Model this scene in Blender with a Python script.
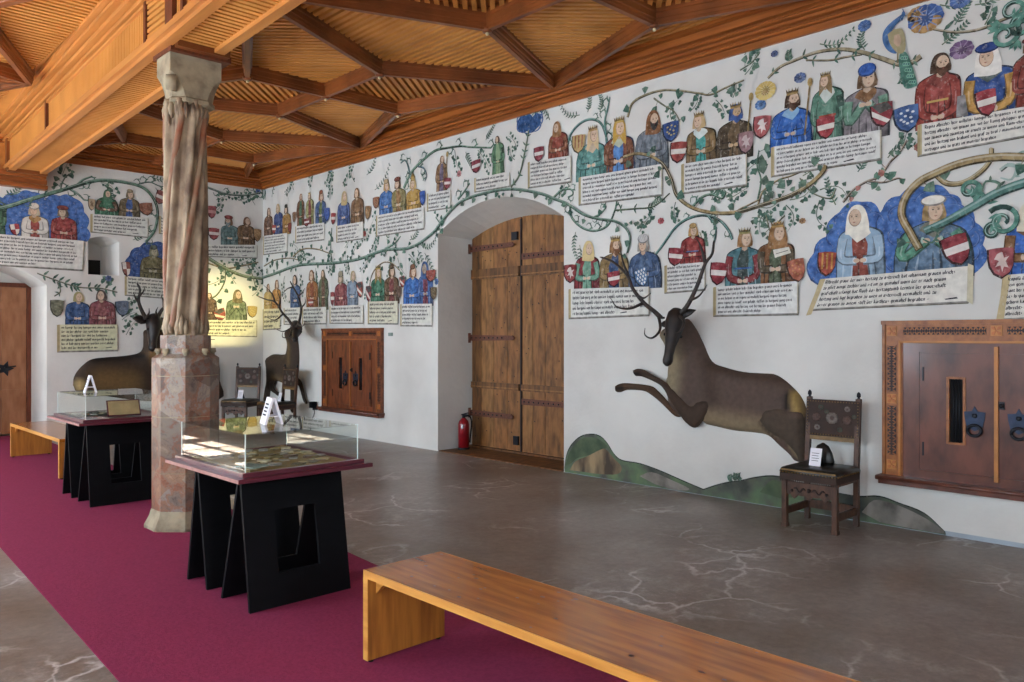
import bpy, bmesh, math, random
from mathutils import Vector, Matrix
from mathutils.geometry import delaunay_2d_cdt
for o in list(bpy.data.objects): bpy.data.objects.remove(o, do_unlink=True)
C = bpy.context.scene.collection
SC = bpy.context.scene
PI = math.pi
# ------------------------------------------------------------------ camera, world, sun, exposure
FPX, CXP, HZ, EYE = 795.0, 512.0, 336.5, 1.6
YAW = math.radians(43.89)
FW = (math.sin(YAW), math.cos(YAW)); RT = (math.cos(YAW), -math.sin(YAW))
WX, EY, CEIL = 6.95, 13.94, 4.34          # long wall plane, end wall plane, wall height
LX, BY = -1.65, -3.6                       # window wall and rear wall
cam_d = bpy.data.cameras.new('camera'); cam = bpy.data.objects.new('camera', cam_d); C.objects.link(cam)
cam.location = (0, 0, EYE); cam.rotation_euler = (PI/2, 0, -YAW)
cam_d.sensor_width = 36; cam_d.lens = FPX/1024*36; cam_d.shift_y = -4.5/1024
cam_d.clip_start = .05; cam_d.clip_end = 200
SC.camera = cam
SC.view_settings.view_transform = 'Standard'; SC.view_settings.look = 'None'
SC.view_settings.exposure = 0.0; SC.view_settings.gamma = 1; SC.view_settings.use_curve_mapping = False
w = bpy.data.worlds.new('sky'); SC.world = w; w.use_nodes = True
bg = w.node_tree.nodes['Background']; bg.inputs[0].default_value = (.72, .86, 1.0, 1); bg.inputs[1].default_value = 18
sun_d = bpy.data.lights.new('sun', 'SUN'); sun_d.energy = 170; sun_d.angle = math.radians(.6); sun_d.color = (1, .95, .86)
sun = bpy.data.objects.new('sun', sun_d); C.objects.link(sun)
sun.rotation_euler = Vector((.62, .0, -1.0)).to_track_quat('-Z', 'Y').to_euler()
WINS_L = [(-1.6, 1.5), (2.2, 1.5), (6.2, 1.7), (9.0, 1.5), (11.2, 1.6), (13.0, 1.3)]      # centre y, width on the window wall; extra far windows added to brighten the far end
WINS_B = [(1.2, 1.3)]                                         # centre x, width on the rear wall
WZ0, WZ1 = .95, 3.25
def portal(loc, rot, sx, sy):
    d = bpy.data.lights.new('window_daylight', 'AREA'); d.shape = 'RECTANGLE'; d.size = sx; d.size_y = sy; d.cycles.is_portal = True
    o = bpy.data.objects.new('window_daylight', d); C.objects.link(o); o.location = loc; o.rotation_euler = rot
for y, ww in WINS_L: portal((LX-.3, y, (WZ0+WZ1)/2), (0, -PI/2, 0), WZ1-WZ0, ww)
for x, ww in WINS_B: portal((x, BY-.3, (WZ0+WZ1)/2), (PI/2, 0, 0), ww, WZ1-WZ0)

# ------------------------------------------------------------------ pixel geometry helpers
def ray(px): u = (px-CXP)/FPX; return (FW[0]+RT[0]*u, FW[1]+RT[1]*u)
def on_x(px, py, X):
    r = ray(px); d = X/r[0]; return Vector((X, d*r[1], EYE+(HZ-py)/FPX*d))
def on_y(px, py, Y):
    r = ray(px); d = Y/r[1]; return Vector((d*r[0], Y, EYE+(HZ-py)/FPX*d))
class WallR:                                # long wall: s = y (grows to the left in the photo)
    name = 'R'
    def s(self, px): return on_x(px, HZ, WX).y
    def sz(self, px, py): p = on_x(px, py, WX); return (p.y, p.z)
    def p3(self, s, z, o): return Vector((WX-o, s, z))
    sgn = -1
class WallE:
    name = 'E'
    def s(self, px): return on_y(px, HZ, EY).x
    def sz(self, px, py): p = on_y(px, py, EY); return (p.x, p.z)
    def p3(self, s, z, o): return Vector((s, EY-o, z))
    sgn = 1
WR, WE = WallR(), WallE()

# ------------------------------------------------------------------ materials
MATS = {}
def nodes(m):
    m.use_nodes = True; nt = m.node_tree; return nt, nt.nodes, nt.links, nt.nodes['Principled BSDF']
def lin(c):
    if isinstance(c, str): c = tuple(int(c[i:i+2], 16)/255 for i in (0, 2, 4))
    return tuple(x/12.92 if x <= .04045 else ((x+.055)/1.055)**2.4 for x in c)
def mat(name, col, rough=.6, var=.12, scale=6, stretch=(1, 1, 1), metal=0, bump=0, spec=.5, coat=0, col2=None, detail=5, bscale=None, rot=None):
    """noise-varied colour with optional stretch (grain) and bump"""
    if name in MATS: return MATS[name]
    m = bpy.data.materials.new(name); nt, N, L, P = nodes(m)
    a = lin(col); b = lin(col2) if col2 else tuple(max(0, x*(1-2.2*var)) for x in a)
    tc = N.new('ShaderNodeTexCoord'); mp = N.new('ShaderNodeMapping'); mp.inputs['Scale'].default_value = stretch
    if rot: mp.inputs['Rotation'].default_value = rot
    L.new(tc.outputs['Object'], mp.inputs[0])
    nz = N.new('ShaderNodeTexNoise'); nz.inputs['Scale'].default_value = scale; nz.inputs['Detail'].default_value = detail
    L.new(mp.outputs[0], nz.inputs['Vector'])
    cr = N.new('ShaderNodeValToRGB'); cr.color_ramp.elements[0].position = .32; cr.color_ramp.elements[1].position = .62
    cr.color_ramp.elements[0].color = (*b, 1); cr.color_ramp.elements[1].color = (*a, 1)
    L.new(nz.outputs[0], cr.inputs[0]); L.new(cr.outputs[0], P.inputs['Base Color'])
    P.inputs['Roughness'].default_value = rough; P.inputs['Metallic'].default_value = metal
    P.inputs['Specular IOR Level'].default_value = spec
    if coat: P.inputs['Coat Weight'].default_value = coat; P.inputs['Coat Roughness'].default_value = .12
    if bump:
        bp = N.new('ShaderNodeBump'); bp.inputs['Strength'].default_value = bump; bp.inputs['Distance'].default_value = .01
        L.new(nz.outputs[0], bp.inputs['Height']); L.new(bp.outputs[0], P.inputs['Normal'])
    MATS[name] = m; return m
def paint(hexc):                            # mural pigment on lime plaster
    if 'paint_'+hexc in MATS: return MATS['paint_'+hexc]
    r, g, b_ = [int(hexc[i:i+2], 16) for i in (0, 2, 4)]; lm = .3*r+.59*g+.11*b_; k = .22
    r, g, b_ = [min(255, int((v*(1-k)+lm*k)*.93+11)) for v in (r, g, b_)]; base = '%02X%02X%02X' % (r, g, b_)
    m = bpy.data.materials.new('paint_'+hexc); nt, N, L, P = nodes(m); tc = N.new('ShaderNodeTexCoord')
    n1 = N.new('ShaderNodeTexNoise'); n1.inputs['Scale'].default_value = 16; n1.inputs['Detail'].default_value = 6; L.new(tc.outputs['Object'], n1.inputs[0])
    cr = N.new('ShaderNodeValToRGB'); e = cr.color_ramp.elements; a = lin(base)
    pale = lm > 150; lo_, hi_ = ((.86, 1.06) if pale else (.62, 1.25)); e[0].position = .36; e[0].color = (*[v*lo_ for v in a], 1); e[1].position = .64; e[1].color = (*[min(1, v*hi_+(0 if pale else .02)) for v in a], 1); L.new(n1.outputs[0], cr.inputs[0])
    n2 = N.new('ShaderNodeTexNoise'); n2.inputs['Scale'].default_value = 40; n2.inputs['Detail'].default_value = 8; L.new(tc.outputs['Object'], n2.inputs[0])
    c2 = N.new('ShaderNodeValToRGB'); c2.color_ramp.elements[0].position = .58; c2.color_ramp.elements[1].position = .78; c2.color_ramp.elements[1].color = (.4, .4, .4, 1); L.new(n2.outputs[0], c2.inputs[0])
    mx = N.new('ShaderNodeMix'); mx.data_type = 'RGBA'; L.new(c2.outputs[0], mx.inputs[0]); L.new(cr.outputs[0], mx.inputs[6]); mx.inputs[7].default_value = (*lin('D0CBC0'), 1)
    L.new(mx.outputs[2], P.inputs['Base Color']); P.inputs['Roughness'].default_value = .9; P.inputs['Specular IOR Level'].default_value = .15
    MATS['paint_'+hexc] = m; return m
wood_y = mat('ceiling_board_wood', 'CF8F46', .5, .16, 1.6, (1, 1, 1), col2='B87A36', detail=3)
wood_groove_shade = mat('ceiling_backing_groove_shade', 'A46A30', .55, .16, 1.6, (1, 1, 1), col2='92592A', detail=3)  # backing coloured darker than the boards to put shade into the grooves
wood_rib = mat('ceiling_rib_wood', '8C4E24', .36, .2, 2, (1, 1, 1), col2='5E3014', detail=3)
wood_beam = mat('beam_wood', 'C88644', .4, .15, 2.5, (5, .25, 5), col2='B27236', detail=3)
wood_corn = mat('cornice_wood', 'A45E28', .38, .2, 3, (7, .4, 7), col2='84481E', detail=3)
wood_corn_e = mat('cornice_wood_cross', '9A5626', .38, .2, 3, (.4, 7, 7), col2='7A4018', detail=3)
wood_pil = mat('dark_pilaster_wood', '6E3416', .5, .2, 6, (6, 6, 1))
pine = mat('varnished_pine', 'BC742C', .24, .12, 3, (9, .9, 9), col2='8E4E1A', coat=.35)
pine_end = mat('varnished_pine_panel', 'B87830', .35, .12, 3, (9, 9, .8), col2='8E5520', coat=.2)
pine_edge = mat('pine_edge', 'D79A4A', .35, .12, 4, (6, .6, 6), col2='B87A34')
pine_k = mat('pine_knot', '5C2E12', .4)
black_b = mat('black_stained_board', '0D0D10', .62, .15, 5, (1, 1, 3), spec=.12)
maroon = mat('maroon_lacquer', '5E2230', .28, .1, 4, coat=.3)
maroon_edge = mat('worn_maroon_edge', '9E6A66', .4, .12, 20)
white_p = mat('white_paper', 'F2F0F5', .7, .03)
ink = mat('ink', '25232A', .8)
iron = mat('wrought_iron', '22242B', .45, .15, 12, metal=.5)
iron_b = mat('blued_iron', '2E3A50', .4, .2, 14, metal=.6)
black = mat('deep_black', '050505', .8)
brass = mat('pale_boss', 'E8D9B0', .35, metal=.3)
stone_cap = mat('capital_stone', 'A0947A', .85, .14, 9, col2='7A6E5A', bump=.4)
oak_cab = mat('cabinet_frame_oak', 'A0602A', .42, .15, 5, (3, 3, 3), col2='7C4419')
oak_strip = mat('cabinet_light_strip', 'BE7A36', .45, .12, 6)
walnut = mat('cabinet_walnut', '6E3C2C', .33, .18, 3.5, (2, 2, 1), col2='452218', coat=.25)
walnut_far = mat('cabinet_door_chestnut', '7C4020', .4, .16, 5, (4, 4, 1), col2='502612')
dark_inlay = mat('dark_inlay', '2B1A18', .6)
orange_inlay = mat('orange_inlay', 'B4652A', .5)
chair_wood = mat('old_chair_walnut', '5A3A28', .5, .18, 10, (3, 3, 1), col2='382216')
leather = mat('tooled_leather', '3A2419', .7, .2, 14, bump=.2)
leather_seat = mat('black_seat_leather', '1E1A16', .33, .2, 12)
gold_tr = mat('worn_gilt_edge', '80602E', .5, .2, 20)
red_en = mat('red_enamel', '8E1420', .3)
rubber = mat('black_rubber', '101010', .6)
rust = mat('rusty_iron_band', '6E3E2C', .6, .2, 14, (1, 4, 4))
door_w = mat('old_door_pine', '966434', .6, .2, 3.2, (2, 5, 1.4), col2='5F3E1A', detail=8)
door_w2 = mat('old_door_pine_pale', '9E6E3C', .6, .2, 3.6, (2, 5, 1.3), col2='6E4A22', detail=8)
door_w3 = mat('old_door_pine_dark', '7C5228', .6, .2, 3.6, (2, 5, 1.2), col2='4A2E12', detail=8)
door_l = mat('end_door_wood', 'A87450', .5, .18, 4, (3, 1, .8), col2='8E5A36')
antler_m = mat('antler', '3A2C24', .55, .25, 14, col2='17110E', bump=.3)
antler_tip = mat('antler_tip', 'B9A98E', .5)
head_m = mat('stag_head_brown', '2A1D17', .5, .25, 12, col2='120C0A')
eye_m = mat('glossy_eye', '080808', .08)
def glass_mat():
    m = bpy.data.materials.new('case_glass'); nt, N, L, P = nodes(m)
    out = [n for n in N if n.type == 'OUTPUT_MATERIAL'][0]; N.remove(P)
    t = N.new('ShaderNodeBsdfTransparent'); t.inputs[0].default_value = (.955, .975, .97, 1)
    g = N.new('ShaderNodeBsdfGlossy'); g.inputs['Roughness'].default_value = 0.0
    f = N.new('ShaderNodeFresnel'); ge = N.new('ShaderNodeNewGeometry'); mr = N.new('ShaderNodeMapRange')
    mr.inputs[3].default_value = 1.5; mr.inputs[4].default_value = 1/1.5; L.new(ge.outputs['Backfacing'], mr.inputs[0]); L.new(mr.outputs[0], f.inputs[0])
    mx = N.new('ShaderNodeMixShader'); L.new(f.outputs[0], mx.inputs[0]); L.new(t.outputs[0], mx.inputs[1]); L.new(g.outputs[0], mx.inputs[2])
    L.new(mx.outputs[0], out.inputs[0]); MATS['glass'] = m; return m
glass = glass_mat()
edge_glint_m = mat('glass_edge_glint', 'DDEBE6', .15, .03)  # pale opaque colour stands in for the glint along the glass corners
def plaster():
    m = bpy.data.materials.new('lime_plaster'); nt, N, L, P = nodes(m)
    tc = N.new('ShaderNodeTexCoord')
    n1 = N.new('ShaderNodeTexNoise'); n1.inputs['Scale'].default_value = .9; n1.inputs['Detail'].default_value = 7
    n2 = N.new('ShaderNodeTexNoise'); n2.inputs['Scale'].default_value = 9; n2.inputs['Detail'].default_value = 6
    L.new(tc.outputs['Object'], n1.inputs[0]); L.new(tc.outputs['Object'], n2.inputs[0])
    cr = N.new('ShaderNodeValToRGB'); cr.color_ramp.elements[0].position = .3; cr.color_ramp.elements[1].position = .6
    cr.color_ramp.elements[0].color = (*lin('C9C6C0'), 1); cr.color_ramp.elements[1].color = (*lin('DDDBD5'), 1)
    L.new(n1.outputs[0], cr.inputs[0]); L.new(cr.outputs[0], P.inputs['Base Color'])
    bp = N.new('ShaderNodeBump'); bp.inputs['Strength'].default_value = .35; bp.inputs['Distance'].default_value = .02
    L.new(n2.outputs[0], bp.inputs['Height']); L.new(bp.outputs[0], P.inputs['Normal'])
    P.inputs['Roughness'].default_value = .9; P.inputs['Specular IOR Level'].default_value = .2
    return m
plaster_m = plaster()
def floor_mat():
    m = bpy.data.materials.new('polished_earth_floor'); nt, N, L, P = nodes(m)
    tc = N.new('ShaderNodeTexCoord')
    n1 = N.new('ShaderNodeTexNoise'); n1.inputs['Scale'].default_value = .7; n1.inputs['Detail'].default_value = 9; n1.inputs['Roughness'].default_value = .65
    L.new(tc.outputs['Object'], n1.inputs[0])
    cr = N.new('ShaderNodeValToRGB'); e = cr.color_ramp.elements
    e[0].position = .28; e[1].position = .7; e[0].color = (*lin('66523F'), 1); e[1].color = (*lin('98928E'), 1)
    L.new(n1.outputs[0], cr.inputs[0])
    # white filled cracks: warped voronoi cell borders, broken up by a mask
    n2 = N.new('ShaderNodeTexNoise'); n2.inputs['Scale'].default_value = 1.6; n2.inputs['Detail'].default_value = 6
    L.new(tc.outputs['Object'], n2.inputs[0])
    mixv = N.new('ShaderNodeMix'); mixv.data_type = 'VECTOR'; mixv.inputs[0].default_value = .5
    L.new(tc.outputs['Object'], mixv.inputs[4]); L.new(n2.outputs['Color'], mixv.inputs[5])
    vo = N.new('ShaderNodeTexVoronoi'); vo.feature = 'DISTANCE_TO_EDGE'; vo.inputs['Scale'].default_value = 2.7
    L.new(mixv.outputs[1], vo.inputs['Vector'])
    c2 = N.new('ShaderNodeValToRGB'); c2.color_ramp.elements[0].position = .003; c2.color_ramp.elements[1].position = .034
    c2.color_ramp.elements[0].color = (1, 1, 1, 1); c2.color_ramp.elements[1].color = (0, 0, 0, 1)
    L.new(vo.outputs['Distance'], c2.inputs[0])
    n3 = N.new('ShaderNodeTexNoise'); n3.inputs['Scale'].default_value = .9; n3.inputs['Detail'].default_value = 5
    mp3 = N.new('ShaderNodeMapping'); mp3.inputs['Location'].default_value = (3.1, 7.7, 0); L.new(tc.outputs['Object'], mp3.inputs[0]); L.new(mp3.outputs[0], n3.inputs[0])
    c3 = N.new('ShaderNodeValToRGB'); c3.color_ramp.elements[0].position = .5; c3.color_ramp.elements[1].position = .61
    L.new(n3.outputs[0], c3.inputs[0])
    mul = N.new('ShaderNodeMath'); mul.operation = 'MULTIPLY'; L.new(c2.outputs[0], mul.inputs[0]); L.new(c3.outputs[0], mul.inputs[1])
    # cloudy pale wear around the cracks
    n4 = N.new('ShaderNodeTexNoise'); n4.inputs['Scale'].default_value = 6; n4.inputs['Detail'].default_value = 10; n4.inputs['Roughness'].default_value = .75
    L.new(mp3.outputs[0], n4.inputs[0])
    c4 = N.new('ShaderNodeValToRGB'); c4.color_ramp.elements[0].position = .5; c4.color_ramp.elements[1].position = .75; L.new(n4.outputs[0], c4.inputs[0])
    m4 = N.new('ShaderNodeMath'); m4.operation = 'MULTIPLY'; L.new(c4.outputs[0], m4.inputs[0]); L.new(c3.outputs[0], m4.inputs[1])
    m5 = N.new('ShaderNodeMath'); m5.operation = 'MULTIPLY'; m5.inputs[1].default_value = .8; L.new(m4.outputs[0], m5.inputs[0])
    mx = N.new('ShaderNodeMath'); mx.operation = 'MAXIMUM'; L.new(mul.outputs[0], mx.inputs[0]); L.new(m5.outputs[0], mx.inputs[1])
    ms = N.new('ShaderNodeMath'); ms.operation = 'MULTIPLY'; ms.inputs[1].default_value = .85; L.new(mx.outputs[0], ms.inputs[0])
    mc = N.new('ShaderNodeMix'); mc.data_type = 'RGBA'; L.new(ms.outputs[0], mc.inputs[0]); L.new(cr.outputs[0], mc.inputs[6]); mc.inputs[7].default_value = (*lin('CCC9C8'), 1)
    n6 = N.new('ShaderNodeTexNoise'); n6.inputs['Scale'].default_value = 16; n6.inputs['Detail'].default_value = 12; n6.inputs['Roughness'].default_value = .8; L.new(tc.outputs['Object'], n6.inputs[0])
    r6 = N.new('ShaderNodeMapRange'); r6.inputs[1].default_value = .3; r6.inputs[2].default_value = .7; r6.inputs[3].default_value = .66; r6.inputs[4].default_value = 1.3; L.new(n6.outputs[0], r6.inputs[0])
    s6 = N.new('ShaderNodeVectorMath'); s6.operation = 'SCALE'; L.new(mc.outputs[2], s6.inputs[0]); L.new(r6.outputs[0], s6.inputs['Scale'])
    L.new(s6.outputs[0], P.inputs['Base Color'])
    P.inputs['Roughness'].default_value = .34; P.inputs['Specular IOR Level'].default_value = .45
    bp = N.new('ShaderNodeBump'); bp.inputs['Strength'].default_value = .12; bp.inputs['Distance'].default_value = .02
    L.new(n4.outputs[0], bp.inputs['Height']); L.new(bp.outputs[0], P.inputs['Normal'])
    return m
floor_m = floor_mat()
carpet_m = mat('carpet_magenta', '8C3454', .95, .08, 60, spec=.1, bump=.3)
def marble():
    m = bpy.data.materials.new('pink_marble'); nt, N, L, P = nodes(m)
    tc = N.new('ShaderNodeTexCoord')
    n = N.new('ShaderNodeTexNoise'); n.inputs['Scale'].default_value = 4.2; n.inputs['Detail'].default_value = 10; n.inputs['Roughness'].default_value = .65; n.inputs['Distortion'].default_value = .3
    L.new(tc.outputs['Object'], n.inputs[0])
    cr = N.new('ShaderNodeValToRGB'); e = cr.color_ramp.elements
    e[0].position = .32; e[0].color = (*lin('4E3C34'), 1); e[1].position = .68; e[1].color = (*lin('A89C8C'), 1)
    x = e.new(.43); x.color = (*lin('7E6E62'), 1); x = e.new(.49); x.color = (*lin('8E644C'), 1); x = e.new(.53); x.color = (*lin('8A8078'), 1); x = e.new(.60); x.color = (*lin('948472'), 1)
    L.new(n.outputs[0], cr.inputs[0])
    v = N.new('ShaderNodeTexVoronoi'); v.feature = 'DISTANCE_TO_EDGE'; v.inputs['Scale'].default_value = 5; L.new(n.outputs['Color'], v.inputs['Vector'])
    c2 = N.new('ShaderNodeValToRGB'); c2.color_ramp.elements[0].color = (.5, .45, .42, 1); c2.color_ramp.elements[1].position = .05; L.new(v.outputs[0], c2.inputs[0])
    mx = N.new('ShaderNodeMix'); mx.data_type = 'RGBA'; mx.blend_type = 'MULTIPLY'; mx.inputs[0].default_value = .7
    L.new(cr.outputs[0], mx.inputs[6]); L.new(c2.outputs[0], mx.inputs[7]); L.new(mx.outputs[2], P.inputs['Base Color'])
    vc = N.new('ShaderNodeTexVoronoi'); vc.inputs['Scale'].default_value = 5.5; vc.inputs['Randomness'].default_value = .8
    dm = N.new('ShaderNodeMix'); dm.data_type = 'VECTOR'; dm.inputs[0].default_value = .12; L.new(tc.outputs['Object'], dm.inputs[4]); L.new(n.outputs['Color'], dm.inputs[5]); L.new(dm.outputs[1], vc.inputs['Vector'])
    sx = N.new('ShaderNodeSeparateColor'); L.new(vc.outputs['Color'], sx.inputs[0])
    c5 = N.new('ShaderNodeValToRGB'); c5.color_ramp.interpolation = 'CONSTANT'; ee = c5.color_ramp.elements; ee[0].color = (.55, .5, .46, 1); ee[1].position = .8; ee[1].color = (.52, .42, .38, 1)
    for p_, c_ in ((.2, (1, .98, .95, 1)), (.42, (.95, .62, .46, 1)), (.55, (.95, .97, 1, 1)), (.68, (.8, .72, .66, 1))): q_ = ee.new(p_); q_.color = c_
    L.new(sx.outputs[0], c5.inputs[0]); m3 = N.new('ShaderNodeMix'); m3.data_type = 'RGBA'; m3.blend_type = 'MULTIPLY'; m3.inputs[0].default_value = .85
    L.new(mx.outputs[2], m3.inputs[6]); L.new(c5.outputs[0], m3.inputs[7]); L.new(m3.outputs[2], P.inputs['Base Color'])
    P.inputs['Roughness'].default_value = .4
    return m
marble_m = marble()
shaft_m = mat('weathered_shaft_stone', 'A8957A', .65, .18, 7, (1, 1, .6), col2='5E4838', detail=9, bump=.4)
shaft_band = mat('reddish_shaft_roll', '8E7A62', .6, .2, 4, (1, 1, 1), col2='84482C')

# ------------------------------------------------------------------ mesh builder
class MB:
    def __init__(s): s.v = []; s.f = []; s.mi = []; s.mats = []; s.sm = []
    def m(s, mt):
        if mt not in s.mats: s.mats.append(mt)
        return s.mats.index(mt)
    def add(s, vs, fs, mt, smooth=False):
        b = len(s.v); i = s.m(mt); s.v += [tuple(v) for v in vs]
        for f in fs: s.f.append([b+k for k in f]); s.mi.append(i); s.sm.append(smooth)
    def box(s, x0, x1, y0, y1, z0, z1, mt, M=None):
        vs = [Vector((x, y, z)) for z in (z0, z1) for y in (y0, y1) for x in (x0, x1)]
        if M is not None: vs = [M @ v for v in vs]
        s.add(vs, [(0, 2, 3, 1), (4, 5, 7, 6), (0, 1, 5, 4), (2, 6, 7, 3), (0, 4, 6, 2), (1, 3, 7, 5)], mt)
    def prism(s, pts, ext, mt):             # 3D polygon + extrusion vector
        n = len(pts); e = Vector(ext); a = [Vector(p) for p in pts]
        s.add(a+[p+e for p in a], [list(range(n))[::-1], [n+i for i in range(n)]]+[(i, (i+1) % n, n+(i+1) % n, n+i) for i in range(n)], mt)
    def tube(s, path, radii, mt, seg=8, squash=None, cap=True, smooth=True):
        P = [Vector(p) for p in path]; n = len(P)
        if not hasattr(radii, '__len__'): radii = [radii]*n
        rings = []; up = None
        for i in range(n):
            t = (P[min(i+1, n-1)]-P[max(i-1, 0)]).normalized()
            if up is None: up = Vector((0, 0, 1)) if abs(t.z) < .9 else Vector((0, 1, 0))
            a = t.cross(up).normalized(); b = a.cross(t).normalized(); up = b
            r = radii[i]; ra, rb = (r if hasattr(r, '__len__') else (r, r))
            rings.append([P[i]+a*ra*math.cos(2*PI*k/seg)+b*rb*math.sin(2*PI*k/seg) for k in range(seg)])
        vs = [v for r in rings for v in r]; fs = []
        for i in range(n-1):
            for k in range(seg): fs.append((i*seg+k, i*seg+(k+1) % seg, (i+1)*seg+(k+1) % seg, (i+1)*seg+k))
        if cap: fs += [list(range(seg))[::-1], [(n-1)*seg+k for k in range(seg)]]
        s.add(vs, fs, mt, smooth)
    def rings(s, rings, mt, smooth=False, cap=True):
        seg = len(rings[0]); n = len(rings); vs = [v for r in rings for v in r]; fs = []
        for i in range(n-1):
            for k in range(seg): fs.append((i*seg+k, i*seg+(k+1) % seg, (i+1)*seg+(k+1) % seg, (i+1)*seg+k))
        if cap: fs += [list(range(seg))[::-1], [(n-1)*seg+k for k in range(seg)]]
        s.add(vs, fs, mt, smooth)
    def ball(s, c, r, mt, seg=10, sc=(1, 1, 1)):
        R = []
        for i in range(1, seg//2+1):
            t = PI*i/(seg//2+1); R.append([Vector((c[0]+sc[0]*r*math.sin(t)*math.cos(2*PI*k/seg), c[1]+sc[1]*r*math.sin(t)*math.sin(2*PI*k/seg), c[2]-sc[2]*r*math.cos(t))) for k in range(seg)])
        s.rings(R, mt, True)
    def build(s, name, parent=None, recalc=True, bevel=0):
        me = bpy.data.meshes.new(name); me.from_pydata(s.v, [], s.f)
        for m in s.mats: me.materials.append(m)
        me.polygons.foreach_set('material_index', s.mi); me.polygons.foreach_set('use_smooth', s.sm); me.update()
        if recalc:
            b = bmesh.new(); b.from_mesh(me); bmesh.ops.recalc_face_normals(b, faces=b.faces); b.to_mesh(me); b.free()
        o = bpy.data.objects.new(name, me); C.objects.link(o)
        if parent is not None: o.parent = parent
        if bevel:
            bv = o.modifiers.new('bevel', 'BEVEL'); bv.width = bevel; bv.segments = 2; bv.limit_method = 'ANGLE'
        return o
def tag(o, label=None, cat=None, group=None, kind=None):
    if label: o['label'] = label
    if cat: o['category'] = cat
    if group: o['group'] = group
    if kind: o['kind'] = kind
    return o
def empty(name, loc=(0, 0, 0), rz=0, parent=None, **k):
    o = bpy.data.objects.new(name, None); C.objects.link(o); o.location = loc; o.rotation_euler = (0, 0, rz)
    o.empty_display_size = .1
    if parent is not None: o.parent = parent
    return tag(o, **k)
def copy_tree(o, parent=None):
    c = o.copy(); C.objects.link(c)
    if parent is not None: c.parent = parent
    for ch in [x for x in o.children]: copy_tree(ch, c)
    return c
def spline(pts, n=8):                       # Catmull-Rom through the points
    P = [Vector(p) for p in pts]; P = [P[0]*2-P[1]]+P+[P[-1]*2-P[-2]]; out = []
    for i in range(1, len(P)-2):
        for k in range(n):
            t = k/n; a, b, c, d = P[i-1], P[i], P[i+1], P[i+2]
            out.append(.5*((2*b)+(c-a)*t+(2*a-5*b+4*c-d)*t*t+(3*b-a-3*c+d)*t**3))
    out.append(P[-2]); return out

# ------------------------------------------------------------------ floor, carpet
b = MB(); b.box(LX-.5, WX+.9, BY-.5, EY+1.3, -.15, 0, floor_m); fl = b.build('floor'); tag(fl, kind='structure')
b = MB(); cp = [(1.05, BY+.6), (1.24, 3.9), (1.30, 5.2), (1.38, 7.0), (1.69, 14.8), (3.3, 14.8), (3.3, 13.9), (3.2, 5.1), (3.16, 4.65), (3.05, BY+.6)]
b.prism([(x, y, .001) for x, y in cp], (0, 0, .007), carpet_m); carpet = b.build('carpet_runner')
tag(carpet, 'long magenta carpet runner laid down the hall under the glass cases and benches', 'carpet')

# ------------------------------------------------------------------ walls
def seg_arc(s0, s1, zs, za, n=14):          # segmental arch points from s0 to s1, spring zs, apex za
    c = (s0+s1)/2; h = abs(s1-s0)/2; r = (h*h+(za-zs)**2)/(2*(za-zs)); zc = za-r; a0 = math.asin(h/r)
    sg = 1 if s1 > s0 else -1
    return [(c+sg*r*math.sin(-a0+2*a0*i/n), zc+r*math.cos(-a0+2*a0*i/n)) for i in range(n+1)]
DY0, DY1 = 6.34, 8.716
def wall_face(b, p3, outer, hole_l, hole_r, arch, z1, mt):
    """wall sheet with one floor-standing arched opening between hole_l<hole_r"""
    s0, s1 = outer
    b.add([p3(s0, 0), p3(hole_l, 0), p3(hole_l, z1), p3(s0, z1)], [(0, 1, 2, 3)], mt)
    b.add([p3(hole_r, 0), p3(s1, 0), p3(s1, z1), p3(hole_r, z1)], [(0, 1, 2, 3)], mt)
    for i in range(len(arch)-1):
        (a, za), (c, zc) = arch[i], arch[i+1]
        b.add([p3(a, za), p3(c, zc), p3(c, z1), p3(a, z1)], [(0, 1, 2, 3)], mt)
b = MB(); archR = seg_arc(DY0, DY1, 3.02, 3.385); archRb = seg_arc(DY0+.12, DY1, 3.0, 3.2)
wall_face(b, lambda s, z: Vector((WX, s, z)), (BY, EY), DY0, DY1, archR, 4.9, plaster_m)
BX = 7.58
fr = [(DY0, 0)]+archR+[(DY1, 0)]; bk = [(DY0+.12, 0)]+archRb+[(DY1, 0)]
n = len(fr); b.add([Vector((WX, s, z)) for s, z in fr]+[Vector((BX+.13, s, z)) for s, z in bk], [(i, i+1, n+i+1, n+i) for i in range(n-1)], plaster_m)
b.add([Vector((BX+.12, y, z)) for y, z in ((DY0-.5, 0), (DY1+.5, 0), (DY1+.5, 3.6), (DY0-.5, 3.6))], [(0, 1, 2, 3)], black)
wall_r = b.build('wall_right', recalc=False); tag(wall_r, kind='structure')
# end wall with door recess and niche
EX0, EX1 = 1.62, 3.36; NX0, NX1, NZ0, NZ1 = 3.95, 4.42, 2.6, 3.2
b = MB(); pE = lambda s, z: Vector((s, EY, z)); archE = seg_arc(EX0, EX1, 2.40, 2.72)
wall_face(b, pE, (LX, 3.7), EX0, EX1, archE, 4.9, plaster_m)
nich = [(NX0, NZ1-.04)]+seg_arc(NX0, NX1, NZ1-.04, NZ1+.03, 8)[1:-1]+[(NX1, NZ1-.04)]
b.add([pE(3.7, 0), pE(NX0, 0), pE(NX0, 4.9), pE(3.7, 4.9)], [(0, 1, 2, 3)], plaster_m)
b.add([pE(NX1, 0), pE(WX, 0), pE(WX, 4.9), pE(NX1, 4.9)], [(0, 1, 2, 3)], plaster_m)
b.add([pE(NX0, 0), pE(NX1, 0), pE(NX1, NZ0), pE(NX0, NZ0)], [(0, 1, 2, 3)], plaster_m)
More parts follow.
